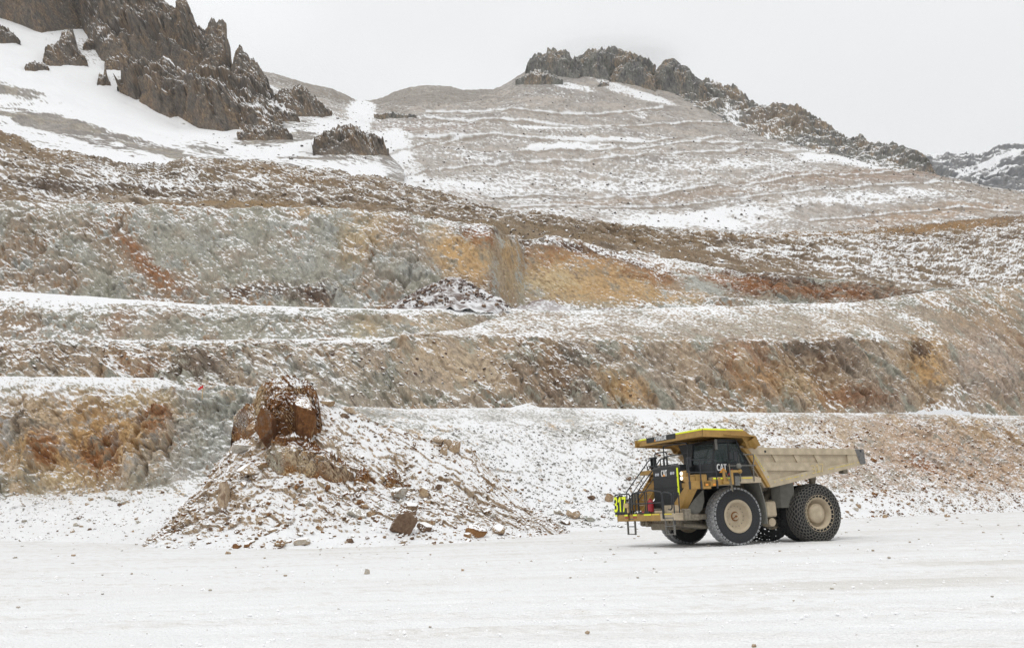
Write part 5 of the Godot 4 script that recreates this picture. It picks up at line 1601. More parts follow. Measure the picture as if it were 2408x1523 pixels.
	for z in [1.36, 2.5]:
		stair.hexa([Vector3(2.95, 1.6, z), Vector3(2.65, 1.6, z), Vector3(1.2, 3.5, z), Vector3(1.5, 3.5, z)], [Vector3(2.95, 1.6, z + 0.05), Vector3(2.65, 1.6, z + 0.05), Vector3(1.2, 3.5, z + 0.05), Vector3(1.5, 3.5, z + 0.05)])
	var stairs := put("stairway", stair.done(), mats["ochre_paint"], t)
	for k in 7:
		m = MB.new()
		m.box(Vector3(2.72 - 0.215 * k, 1.78 + 0.265 * k, 1.955), Vector3(0.26, 0.05, 1.08))
		m.box(Vector3(2.60 - 0.215 * k, 1.90 + 0.265 * k, 1.955), Vector3(0.03, 0.22, 1.08))
		put("step", m.done(), mats["ochre_paint"], stairs)
	m = MB.new()
	m.prism_z([Vector2(3.0, 1.62), Vector2(3.0, 2.0), Vector2(2.55, 2.65), Vector2(2.2, 2.75), Vector2(2.2, 2.1)], 2.56, 2.60)
	put("side_panel", m.done(), mats["rubber_flap"], stairs)
	for z in [1.42, 2.56]:
		m = MB.new()
		m.tube([Vector3(2.95, 1.7, z), Vector3(2.95, 2.7, z), Vector3(1.55, 4.25, z), Vector3(1.2, 4.3, z), Vector3(1.2, 3.5, z)], 0.03)
		m.rod(Vector3(2.95, 2.25, z), Vector3(1.5, 3.9, z), 0.024)
		put("handrail", m.done(), mats["rail_steel"], stairs)


func decks(t: Node):
	var m := MB.new()
	m.box(Vector3(2.30, 2.79, -2.86), Vector3(1.2, 0.36, 0.28), Basis(), 0.02)
	m.box(Vector3(1.70, 2.83, -2.1), Vector3(0.8, 0.22, 1.8))
	# the raked fender plate that carries the deck
	m.hexa([Vector3(2.35, 2.76, -2.98), Vector3(2.35, 2.76, -2.55), Vector3(2.35, 1.95, -1.28), Vector3(2.35, 1.56, -1.28), Vector3(2.35, 1.56, -1.72)], [Vector3(2.80, 2.76, -2.98), Vector3(2.80, 2.76, -2.55), Vector3(2.72, 1.95, -1.28), Vector3(2.72, 1.56, -1.28), Vector3(2.72, 1.56, -1.72)])
	var front_deck := put("front_deck", m.done(), mats["ochre_paint"], t)
	m = MB.new()
	m.box(Vector3(2.17, 3.10, -2.64), Vector3(0.62, 0.32, 0.62), Basis(), 0.03)
	put("locker", m.done(), mats["ochre_paint"], front_deck)
	m = MB.new()
	m.box(Vector3(2.66, 3.05, -2.70), Vector3(0.32, 0.24, 0.5), Basis(), 0.03)
	put("locker", m.done(), mats["ochre_paint"], front_deck)
	for x in [1.92, 1.52]:
		m = MB.new()
		m.box(Vector3(x + 0.02, 2.79, -3.006), Vector3(0.14, 0.09, 0.02))
		put("side_marker", m.done(), mats["lens_amber"], front_deck)
	m = MB.new()
	m.rod(Vector3(1.76, 3.1, -2.72), Vector3(1.76, 3.1, -2.6), 0.13, 12)
	put("fog_lamp", m.done(), mats["dark_steel"], front_deck)
	m = MB.new()
	m.prism_z([Vector2(1.62, 2.77), Vector2(1.60, 3.12), Vector2(-0.75, 3.13), Vector2(-1.06, 3.05), Vector2(-1.06, 2.84), Vector2(0.3, 2.83), Vector2(0.3, 2.76)], -3.0, -1.2)
	var side_deck := put("side_deck", m.done(), mats["dusty_paint"], t)
	m = MB.new()
	m.box(Vector3(1.2, 2.94, -2.985), Vector3(0.85, 0.33, 0.05))
	put("side_plate", m.done(), mats["ochre_paint"], side_deck)
	for st in [[1.58, 1.33], [1.18, 0.98], [0.80, 0.60], [0.22, 0.06], [0.0, -0.55]]:
		m = MB.new()
		m.box(Vector3((st[0] + st[1]) * 0.5, 3.06, -3.016), Vector3(st[0] - st[1], 0.055, 0.012))
		put("reflective_strip", m.done(), mats["signal_yellow"] if st[0] > -0.1 and st[0] != 0.0 else mats["worn_yellow"], side_deck)
	m = MB.new()
	m.box(Vector3(0.36, 2.93, -3.08), Vector3(0.26, 0.42, 0.14), Basis(), 0.015)
	put("cabinet", m.done(), mats["grey_steel"], side_deck)
	m = MB.new()
	m.box(Vector3(0.62, 3.08, -3.08), Vector3(0.13, 0.62, 0.12), Basis(), 0.02)
	m.box(Vector3(0.40, 3.36, -3.05), Vector3(0.5, 0.12, 0.16), Basis(), 0.02)
	m.orb(Vector3(0.15, 3.36, -3.08), 0.11, 6)
	m.box(Vector3(1.02, 3.12, -3.06), Vector3(0.12, 0.6, 0.1), Basis(), 0.02)
	m.box(Vector3(0.95, 2.86, -3.06), Vector3(0.34, 0.14, 0.12), Basis(), 0.02)
	put("step_bracket", m.done(), mats["ochre_paint"], side_deck)
	m = MB.new()
	m.tube([Vector3(0.72, 3.7, -3.1), Vector3(0.70, 3.0, -3.12), Vector3(0.64, 2.45, -3.1)], 0.022)
	m.tube([Vector3(0.95, 3.35, -3.1), Vector3(0.75, 2.9, -3.13), Vector3(0.68, 2.5, -3.1)], 0.016)
	put("hose", m.done(), mats["dust_grey"], side_deck)
	# far deck
	m = MB.new()
	m.box(Vector3(0.6, 3.62, 2.05), Vector3(2.6, 0.22, 1.8), Basis(), 0.02)
	m.box(Vector3(0.4, 2.95, 2.3), Vector3(2.0, 1.1, 1.1), Basis(), 0.04)
	put("right_deck", m.done(), mats["ochre_paint"], t)
	# rails
	m = MB.new()
	for x in [2.86, 2.25, 1.40]:
		m.rod(Vector3(x, 2.62, -3.03), Vector3(x, 3.92 if x < 2.8 else 3.95, -3.03), 0.028)
		m.rod(Vector3(x, 2.60, -3.03), Vector3(x, 2.95, -3.03), 0.05)
	m.rod(Vector3(2.86, 3.34, -3.03), Vector3(1.40, 3.36, -3.03), 0.026)
	m.rod(Vector3(2.86, 3.90, -3.03), Vector3(1.40, 3.90, -3.03), 0.026)
	put("handrail", m.done(), mats["rail_steel"], t)
	m = MB.new()
	m.tube([Vector3(0.12, 2.9, -3.04), Vector3(0.10, 4.12, -3.04)], 0.028)
	m.tube([Vector3(-0.15, 4.13, -3.04), Vector3(-0.70, 4.12, -3.04), Vector3(-0.74, 4.02, -3.04), Vector3(-0.64, 3.6, -3.04), Vector3(-0.64, 2.9, -3.04)], 0.028)
	m.rod(Vector3(0.75, 3.62, -3.04), Vector3(-0.80, 3.62, -3.04), 0.028)
	put("handrail", m.done(), mats["grey_steel"], t)
	m = MB.new()
	m.tube([Vector3(1.6, 3.72, 1.85), Vector3(1.6, 4.5, 1.85), Vector3(1.6, 4.56, 1.78), Vector3(1.6, 4.56, 0.85), Vector3(1.6, 4.45, 0.72), Vector3(1.6, 3.85, 0.72)], 0.03)
	m.tube([Vector3(1.6, 3.85, 1.0), Vector3(1.6, 4.83, 1.0), Vector3(1.6, 4.86, 0.0), Vector3(1.6, 4.84, -1.05), Vector3(1.6, 4.74, -1.15), Vector3(1.6, 3.85, -1.15)], 0.03)
	m.rod(Vector3(1.6, 4.32, 1.0), Vector3(1.6, 4.34, -1.15), 0.026)
	m.rod(Vector3(1.6, 3.90, 1.85), Vector3(1.6, 3.90, -0.2), 0.026)
	m.tube([Vector3(1.6, 3.85, 1.36), Vector3(1.6, 4.2, 1.36), Vector3(1.6, 4.26, 1.22), Vector3(1.6, 4.2, 1.08), Vector3(1.6, 3.85, 1.08)], 0.026)
	put("handrail", m.done(), mats["rail_steel"], t)
	m = MB.new()
	m.box(Vector3(1.55, 4.0, 2.0), Vector3(0.14, 0.75, 0.14))
	m.box(Vector3(1.55, 4.05, 2.3), Vector3(0.1, 0.6, 0.08))
	m.box(Vector3(1.55, 4.34, 2.15), Vector3(0.2, 0.08, 0.5))
	m.box(Vector3(1.55, 3.92, 2.15), Vector3(0.2, 0.08, 0.5))
	m.rod(Vector3(1.5, 3.7, 2.86), Vector3(1.5, 4.4, 2.92), 0.015)
	m.tube([Vector3(1.5, 3.2, 2.5), Vector3(1.5, 3.95, 2.85), Vector3(1.5, 3.98, 2.4), Vector3(1.5, 3.9, 2.2)], 0.026)
	put("mirror_frame", m.done(), mats["dark_steel"], t)
	# mirrors on the near side
	m = MB.new()
	m.box(Vector3(2.78, 3.80, -2.95), Vector3(0.12, 0.44, 0.32), Basis(), 0.03)
	m.rod(Vector3(2.85, 3.0, -3.0), Vector3(2.85, 3.65, -3.0), 0.03)
	m.box(Vector3(2.85, 3.5, -2.95), Vector3(0.1, 0.34, 0.1))
	put("mirror", m.done(), mats["dark_steel"], t)
	m = MB.new()
	m.tube([Vector3(0.55, 4.35, -3.06), Vector3(0.18, 4.38, -3.06), Vector3(0.10, 4.3, -3.06), Vector3(0.10, 3.80, -3.06), Vector3(0.18, 3.72, -3.06), Vector3(0.75, 3.70, -3.06)], 0.024)
	m.box(Vector3(0.30, 4.05, -3.06), Vector3(0.2, 0.5, 0.05), Basis(), 0.02)
	m.box(Vector3(0.55, 4.08, -3.06), Vector3(0.16, 0.36, 0.05), Basis(), 0.02)
	put("mirror", m.done(), mats["black_paint"], t)
	m = MB.new()
	m.orb(Vector3(0.20, 3.60, -3.10), 0.13, 7)
	put("round_mirror", m.done(), mats["rubber_flap"], t)


func cab(t: Node):
	# side outline: front post leans back, rear post leans forward
	var m := MB.new()
	var z0 := -2.58
	var z1 := -0.72
	m.prism_z([Vector2(1.38, 3.10), Vector2(1.24, 3.78), Vector2(-0.68, 3.78), Vector2(-0.92, 3.10)], z0, z1)
	m.prism_z([Vector2(1.02, 4.70), Vector2(0.98, 4.84), Vector2(0.8, 4.88), Vector2(-0.1, 4.86), Vector2(-0.25, 4.74)], z0 - 0.02, z1 + 0.02)
	m.prism_z([Vector2(1.24, 3.70), Vector2(1.0, 4.76), Vector2(-0.2, 4.76), Vector2(-0.66, 3.70)], z1 - 0.05, z1)
	# inner back wall and posts
	m.hexa([Vector3(-0.70, 3.7, z0), Vector3(-0.78, 3.7, z0), Vector3(-0.26, 4.75, z0), Vector3(-0.18, 4.75, z0)], [Vector3(-0.70, 3.7, z1), Vector3(-0.78, 3.7, z1), Vector3(-0.26, 4.75, z1), Vector3(-0.18, 4.75, z1)])
	for p in [[Vector3(1.24, 3.74, z0 + 0.04), Vector3(1.0, 4.76, z0 + 0.04), 0.055], [Vector3(1.24, 3.74, z1 - 0.04), Vector3(1.0, 4.76, z1 - 0.04), 0.055], [Vector3(0.30, 3.74, z0 + 0.04), Vector3(0.30, 4.76, z0 + 0.04), 0.05], [Vector3(-0.66, 3.74, z0 + 0.04), Vector3(-0.20, 4.76, z0 + 0.04), 0.06]]:
		m.rod(p[0], p[1], p[2])
	var c := put("cab", m.done(), mats["black_paint"], t)
	m = MB.new()
	m.hexa([Vector3(1.25, 3.42, z0 + 0.12), Vector3(1.25, 3.42, z1 - 0.12), Vector3(0.99, 4.72, z1 - 0.12), Vector3(0.99, 4.72, z0 + 0.12)], [Vector3(1.262, 3.42, z0 + 0.12), Vector3(1.262, 3.42, z1 - 0.12), Vector3(1.002, 4.72, z1 - 0.12), Vector3(1.002, 4.72, z0 + 0.12)])
	put("windscreen", m.done(), mats["glass"], c)
	for q in [[[1.16, 3.80], [0.34, 3.80], [0.34, 4.68], [0.97, 4.68]], [[0.26, 3.80], [-0.58, 3.80], [-0.20, 4.68], [0.26, 4.68]]]:
		m = MB.new()
		var a := []
		var b := []
		for p in q:
			a.append(Vector3(p[0], p[1], z0 + 0.03))
			b.append(Vector3(p[0], p[1], z0 + 0.042))
		m.hexa(a, b)
		put("side_window", m.done(), mats["glass"], c)
	m = MB.new()
	m.box(Vector3(0.0, 3.95, -1.7), Vector3(0.5, 0.14, 0.55), Basis(), 0.05)
	m.box(Vector3(-0.28, 4.28, -1.7), Vector3(0.14, 0.62, 0.5), Basis(Vector3(0, 0, 1), 0.12), 0.05)
	put("seat", m.done(), mats["seat_cloth"], c)
	m = MB.new()
	m.box(Vector3(0.95, 3.85, -1.5), Vector3(0.4, 0.2, 1.4), Basis(), 0.05)
	m.rod(Vector3(0.72, 3.95, -1.7), Vector3(0.62, 4.1, -1.7), 0.03)
	put("dashboard", m.done(), mats["dark_steel"], c)
	letters("lettering", "CAT", 0.31, 0.72, Vector3(0.78, 3.57, z0 - 0.008), SIDE, mats["white_print"], c, 800)
	m = MB.new()
	m.hexa([Vector3(0.94, 3.33, z0 - 0.016), Vector3(0.54, 3.33, z0 - 0.016), Vector3(0.54, 3.42, z0 - 0.016), Vector3(0.72, 3.55, z0 - 0.016)], [Vector3(0.94, 3.33, z0 - 0.026), Vector3(0.54, 3.33, z0 - 0.026), Vector3(0.54, 3.42, z0 - 0.026), Vector3(0.72, 3.55, z0 - 0.026)])
	put("logo", m.done(), mats["orange_print"], c)
	m = MB.new()
	m.hexa([Vector3(0.50, 3.22, z0 - 0.01), Vector3(0.20, 3.22, z0 - 0.01), Vector3(0.20, 3.52, z0 - 0.01)], [Vector3(0.50, 3.22, z0 - 0.02), Vector3(0.20, 3.22, z0 - 0.02), Vector3(0.20, 3.52, z0 - 0.02)])
	put("door_stripe", m.done(), mats["red_paint"], c)
	m = MB.new()
	m.box(Vector3(1.1, 4.62, -2.75), Vector3(0.12, 0.5, 0.1), Basis(), 0.03)
	put("work_lamp", m.done(), mats["grey_steel"], c)
	# roll-over frame beside the cab
	m = MB.new()
	m.hexa([Vector3(0.9, 3.75, -0.7), Vector3(0.9, 3.75, 0.0), Vector3(0.9, 4.85, 0.75), Vector3(0.9, 4.85, -0.7)], [Vector3(-0.3, 3.75, -0.7), Vector3(-0.3, 3.75, 0.0), Vector3(-0.3, 4.85, 0.75), Vector3(-0.3, 4.85, -0.7)])
	m.box(Vector3(-0.55, 3.6, 1.0), Vector3(0.35, 2.2, 2.6))
	put("roll_frame", m.done(), mats["black_paint"], t)


func dump_body(t: Node):
	var paint_: Material = mats["dusty_paint"]
	var zo := 2.76
	var m := MB.new()
	# floor, front wall and the two side skins
	m.prism_z([Vector2(-1.72, 2.62), Vector2(-5.03, 3.17), Vector2(-7.60, 3.66), Vector2(-7.60, 3.84), Vector2(-5.0, 3.35), Vector2(-1.62, 2.80)], -2.62, 2.62)
	m.prism_z([Vector2(-1.70, 2.62), Vector2(-1.50, 2.62), Vector2(-0.30, 4.55), Vector2(-0.50, 4.55)], -2.62, 2.62)
	for s in [-1.0, 1.0]:
		m.prism_z([Vector2(-0.60, 4.46), Vector2(-7.58, 4.36), Vector2(-7.62, 3.66), Vector2(-5.03, 3.17), Vector2(-1.74, 2.64)], s * 2.60 - 0.05, s * 2.60 + 0.05)
	var body := put("dump_body", m.done(), paint_, t)
	for s in [-1.0, 1.0]:
		var za: float = s * 2.655
		var zb: float = s * zo
		m = MB.new()
		m.prism_z([Vector2(-0.56, 4.48), Vector2(-7.58, 4.38), Vector2(-7.61, 4.10), Vector2(-1.34, 4.14), Vector2(-0.80, 4.16)], za, zb)
		put("top_rail", m.done(), paint_, body)
		m = MB.new()
		m.prism_z([Vector2(-1.20, 3.79), Vector2(-5.12, 3.73), Vector2(-5.12, 3.36), Vector2(-4.04, 3.36), Vector2(-1.48, 3.40)], za, zb - s * 0.01)
		put("middle_rail", m.done(), paint_, body)
		m = MB.new()
		m.prism_z([Vector2(-1.75, 2.60), Vector2(-5.03, 3.15), Vector2(-7.64, 3.64), Vector2(-7.62, 3.80), Vector2(-6.56, 3.72), Vector2(-5.13, 3.52), Vector2(-4.05, 3.35), Vector2(-1.78, 2.92), Vector2(-1.62, 2.90)], za, zb - s * 0.02)
		put("bottom_rail", m.done(), paint_, body)
		m = MB.new()
		m.prism_z([Vector2(-6.55, 4.12), Vector2(-7.61, 4.12), Vector2(-7.62, 3.78), Vector2(-6.55, 3.70)], za, zb - s * 0.03)
		put("tail_plate", m.done(), mats["dust_grey"] if s > 0.0 else paint_, body)
		m = MB.new()
		m.prism_z([Vector2(-0.78, 4.20), Vector2(-1.12, 4.20), Vector2(-1.92, 2.88), Vector2(-1.68, 2.66)], za, zb - s * 0.005)
		put("front_post", m.done(), paint_, body)
		for k in 3:
			var x: float = [-2.02, -3.27, -4.48][k]
			m = MB.new()
			m.prism_z([Vector2(x, 4.16), Vector2(x - 0.28, 4.16), Vector2(x - 0.50, 3.74), Vector2(x - 0.22, 3.74)], za, zb - s * 0.04)
			put("rib", m.done(), paint_, body)
		for x in [-1.62, -7.38]:
			m = MB.new()
			m.rod(Vector3(x, 4.28, zb - s * 0.02), Vector3(x, 4.28, zb + s * 0.008), 0.06, 14)
			put("lifting_hole", m.done(), mats["black_paint"], body)
	# worn yellow marks on the side in view
	letters("number", "317", 0.42, 0.85, Vector3(-4.62, 3.44, -zo - 0.004), SIDE, paint("faded_number", Color(0.53, 0.42, 0.22), 0.85), body, 400, 0.12)
	m = MB.new()
	dice.seed = 99
	for k in 40:
		var x := -1.9 - 5.4 * k / 40.0
		if dice.randf() < 0.6:
			var y := 2.92 + (-1.9 - x) * 0.168
			m.box(Vector3(x, y - 0.08, -zo - 0.002 + 0.02), Vector3(0.05 + 0.07 * dice.randf(), 0.02 + 0.02 * dice.randf(), 0.012), Basis(Vector3(0, 0, 1), -0.17))
	for k in 12:
		var y := 3.1 + 0.1 * k
		if dice.randf() < 0.75:
			m.box(Vector3(-1.72 + 0.66 * (y - 3.0), y, -zo - 0.002), Vector3(0.05, 0.07, 0.012), Basis(Vector3(0, 0, 1), -0.5))
	put("worn_strip", m.done(), mats["worn_yellow"], body).set_meta("kind", "stuff")
	# bare steel where loads slide out at the tail
	m = MB.new()
	m.prism_z([Vector2(-7.02, 4.375), Vector2(-7.585, 4.368), Vector2(-7.63, 3.66), Vector2(-7.30, 3.62)], -zo - 0.006, -zo + 0.002)
	put("bare_tail", m.done(), mats["bare_steel"], body)
	for s in [-1.0, 1.0]:
		m = MB.new()
		m.prism_z([Vector2(-0.58, 4.44), Vector2(-0.86, 4.14), Vector2(-1.72, 2.66), Vector2(-1.58, 2.62), Vector2(-0.62, 4.12), Vector2(-0.32, 4.44)], minf(s * 2.79, s * 2.2), maxf(s * 2.79, s * 2.2))
		put("front_edge", m.done(), mats["ochre_paint"], body)
	# under the body
	for s in [-1.0, 1.0]:
		m = MB.new()
		m.prism_z([Vector2(-4.75, 3.1), Vector2(-5.15, 3.12), Vector2(-5.05, 2.75), Vector2(-4.85, 2.62)], s * 1.9 - 0.08, s * 1.9 + 0.08)
		m.prism_z([Vector2(-1.9, 2.75), Vector2(-6.9, 3.6), Vector2(-6.6, 3.35), Vector2(-2.4, 2.45)], s * 1.05 - 0.2, s * 1.05 + 0.2)
		put("body_beam", m.done(), mats["dust_grey"], body)
		m = MB.new()
		m.rod(Vector3(-6.5, 3.33, s * 2.55), Vector3(-6.5, 3.33, s * 2.2), 0.14, 14)
		put("rock_deflector", m.done(), mats["dust_grey"], body)
	# canopy
	m = MB.new()
	m.prism_z([Vector2(1.96, 5.27), Vector2(-0.2, 5.24), Vector2(-0.72, 4.92), Vector2(-1.1, 4.48), Vector2(-1.0, 4.40), Vector2(-0.6, 4.84), Vector2(-0.12, 5.12), Vector2(1.96, 5.16)], -2.9, 2.9)
	for s in [-1.0, 1.0]:
		var z: float = s * 3.07
		m.prism_z([Vector2(2.0, 5.31), Vector2(-0.2, 5.27), Vector2(-0.72, 4.94), Vector2(-0.72, 4.80), Vector2(-0.30, 4.62), Vector2(-0.14, 4.88), Vector2(2.0, 4.94)], z - 0.04, z + 0.04)
		m.hexa([Vector3(-0.70, 4.94, s * 2.74), Vector3(-0.30, 4.62, s * 2.74), Vector3(-0.62, 4.42, s * 2.74), Vector3(-1.10, 4.44, s * 2.74)], [Vector3(-0.70, 4.94, s * 3.10), Vector3(-0.30, 4.62, s * 3.10), Vector3(-0.62, 4.42, s * 2.80), Vector3(-1.10, 4.44, s * 2.80)])
	m.prism_z([Vector2(2.0, 5.31), Vector2(1.93, 5.31), Vector2(1.93, 4.96), Vector2(2.0, 4.96)], -3.10, 2.45)
	m.hexa([Vector3(2.0, 5.31, 2.45), Vector3(1.93, 5.31, 2.45), Vector3(1.93, 4.96, 2.45), Vector3(2.0, 4.96, 2.45)], [Vector3(1.80, 5.31, 3.10), Vector3(1.73, 5.31, 3.10), Vector3(1.73, 5.0, 3.10), Vector3(1.80, 5.0, 3.10)])
	var canopy := put("canopy", m.done(), mats["ochre_paint"], body)
	m = MB.new()
	m.hexa([Vector3(0.92, 5.08, -3.11), Vector3(-0.70, 4.97, -3.11), Vector3(-0.70, 4.92, -3.11), Vector3(0.92, 5.03, -3.11)], [Vector3(0.70, 5.02, -3.42), Vector3(-0.66, 4.95, -3.42), Vector3(-0.66, 4.90, -3.42), Vector3(0.70, 4.98, -3.42)])
	m.hexa([Vector3(-0.70, 4.95, -3.11), Vector3(-1.12, 4.50, -2.8), Vector3(-0.75, 4.45, -2.85), Vector3(-0.40, 4.70, -3.11)], [Vector3(-0.68, 4.93, -3.40), Vector3(-1.10, 4.52, -3.15), Vector3(-0.9, 4.5, -3.1), Vector3(-0.5, 4.8, -3.3)])
	put("canopy_ledge", m.done(), mats["ochre_paint"], body)
	m = MB.new()
	for z in [-2.2, -1.4, -0.5, 0.5, 1.4, 2.2]:
		m.box(Vector3(0.9, 5.08, z), Vector3(2.0, 0.16, 0.14))
	put("canopy_beam", m.done(), mats["ochre_paint"], body)
	for st in [[3.08, 1.92], [-0.83, -3.08]]:
		m = MB.new()
		if st[0] > 0.0:
			m.hexa([Vector3(2.012, 5.315, 1.92), Vector3(2.002, 5.315, 1.92), Vector3(2.002, 5.25, 1.92), Vector3(2.012, 5.25, 1.92)], [Vector3(2.012, 5.315, 2.45), Vector3(2.002, 5.315, 2.45), Vector3(2.002, 5.25, 2.45), Vector3(2.012, 5.25, 2.45)])
			m.hexa([Vector3(2.012, 5.315, 2.45), Vector3(2.002, 5.315, 2.45), Vector3(2.002, 5.25, 2.45), Vector3(2.012, 5.25, 2.45)], [Vector3(1.815, 5.315, 3.1), Vector3(1.805, 5.315, 3.1), Vector3(1.805, 5.25, 3.1), Vector3(1.815, 5.25, 3.1)])
		else:
			m.box(Vector3(2.008, 5.28, (st[0] + st[1]) * 0.5), Vector3(0.012, 0.07, st[0] - st[1]))
		put("reflective_strip", m.done(), mats["signal_yellow"], body)
	m = MB.new()
	m.hexa([Vector3(2.0, 5.315, -3.112), Vector3(2.0, 5.245, -3.112), Vector3(0.75, 5.222, -3.112), Vector3(0.75, 5.292, -3.112)], [Vector3(2.0, 5.315, -3.124), Vector3(2.0, 5.245, -3.124), Vector3(0.75, 5.222, -3.124), Vector3(0.75, 5.292, -3.124)])
	put("reflective_strip", m.done(), mats["signal_yellow"], body)
	m = MB.new()
	m.hexa([Vector3(0.75, 5.292, -3.112), Vector3(0.75, 5.222, -3.112), Vector3(-0.2, 5.205, -3.112), Vector3(-0.2, 5.272, -3.112)], [Vector3(0.75, 5.292, -3.124), Vector3(0.75, 5.222, -3.124), Vector3(-0.2, 5.205, -3.124), Vector3(-0.2, 5.272, -3.124)])
	put("reflective_strip", m.done(), paint("dull_signal", Color(0.75, 0.68, 0.10), 0.6), body)
	m = MB.new()
	m.box(Vector3(2.008, 5.19, 0.55), Vector3(0.014, 0.25, 2.7))
	put("name_plate", m.done(), mats["black_paint"], body)
	letters("lettering", "CATERPILLAR", 0.20, 0.62, Vector3(2.018, 5.19, 0.55), FRONT, mats["white_print"], body, 800)
	m = MB.new()
	m.hexa([Vector3(2.026, 5.10, 1.13), Vector3(2.026, 5.10, 0.97), Vector3(2.026, 5.19, 1.05)], [Vector3(2.034, 5.10, 1.13), Vector3(2.034, 5.10, 0.97), Vector3(2.034, 5.19, 1.05)])
	put("logo", m.done(), mats["orange_print"], body)


func tyre_shape(w: float) -> Array:
	var h := w * 0.5
	return [Vector2(0.70, -h * 0.86), Vector2(0.78, -h * 0.95), Vector2(0.92, -h * 1.02), Vector2(1.08, -h * 1.03), Vector2(1.20, -h * 0.98), Vector2(1.275, -h * 0.90), Vector2(1.30, -h * 0.78), Vector2(1.305, 0), Vector2(1.30, h * 0.78), Vector2(1.275, h * 0.90), Vector2(1.20, h * 0.98), Vector2(1.08, h * 1.03), Vector2(0.92, h * 1.02), Vector2(0.78, h * 0.95), Vector2(0.70, h * 0.86)]


func tread(w: float, deep: float) -> ArrayMesh:
	# shoulder lugs and a broken middle row
	var m := MB.new()
	var n := 40
	for k in n:
		for s in [-1.0, 1.0]:
			var a: float = TAU * (k + 0.25 * s) / n
			var b := Basis(Vector3(0, 0, 1), a)
			var r0 := 1.24
			var r1 := 1.30 + deep
			var tw := TAU * r1 / n * 0.36
			var zi: float = s * w * 0.12
			var zo: float = s * w * 0.485
			var sk: float = 0.05 * s
			m.hexa([b * Vector3(r0, -tw + sk, zi), b * Vector3(r0, tw + sk, zi), b * Vector3(r1, tw + sk, zi), b * Vector3(r1, -tw + sk, zi)], [b * Vector3(r0 - 0.03, -tw, zo), b * Vector3(r0 - 0.03, tw, zo), b * Vector3(r1 - 0.05, tw * 0.9, zo), b * Vector3(r1 - 0.05, -tw * 0.9, zo)])
		var c := Basis(Vector3(0, 0, 1), TAU * k / n)
		m.box(c * Vector3(1.29 + deep * 0.5, 0, 0), Vector3(0.08 + deep, 0.13, w * 0.17), c * Basis(Vector3(1, 0, 0), 0.5))
	return m.done()


var front_tread: ArrayMesh


func front_wheel(t: Node, at: Vector3, s: int):
	var w := Node3D.new()
	w.name = "front_wheel" if s < 0 else "front_wheel_001"
	w.position = at
	if s > 0:
		w.rotation.y = PI
	t.add_child(w)
	var m := MB.new()
	m.lathe_z(tyre_shape(0.78), 72, 0.5)
	put("tyre", m.done(), mats["rubber"], w)
	if front_tread == null:
		front_tread = tread(0.78, 0.045)
	put("tread", front_tread, mats["frosted_tread"], w)
	m = MB.new()
	m.lathe_z([Vector2(1.296, -0.33), Vector2(1.316, -0.28), Vector2(1.318, 0.28), Vector2(1.296, 0.33)], 72)
	put("packed_snow", m.done(), mats["packed_tread"], w)
	m = MB.new()
	# outer face of the rim, from the hub to the flange, then the back
	m.lathe_z([Vector2(0.0, -0.20), Vector2(0.16, -0.20), Vector2(0.17, -0.13), Vector2(0.42, -0.09), Vector2(0.54, -0.16), Vector2(0.60, -0.30), Vector2(0.63, -0.37), Vector2(0.70, -0.385), Vector2(0.745, -0.40), Vector2(0.76, -0.385), Vector2(0.76, 0.36), Vector2(0.5, 0.36), Vector2(0.45, 0.0), Vector2(0.0, 0.0)], 64, 0.4)
	put("rim", m.done(), mats["dusty_paint"], w)
	m = MB.new()
	m.lathe_z([Vector2(0.165, -0.145), Vector2(0.20, -0.142), Vector2(0.22, -0.128)], 40)
	m.rod(Vector3(0, 0, -0.20), Vector3(0, 0, -0.27), 0.05, 10)
	m.rod(Vector3(0, 0, -0.24), Vector3(0.22, -0.10, -0.25), 0.018, 6)
	put("hub_cap", m.done(), mats["rust"], w)
	m = MB.new()
	for k in 16:
		var a := TAU * k / 16.0
		m.rod(Vector3(cos(a) * 0.47, sin(a) * 0.47, -0.08), Vector3(cos(a) * 0.47, sin(a) * 0.47, -0.15), 0.022, 6)
	put("wheel_nuts", m.done(), mats["dust_grey"], w).set_meta("kind", "stuff")


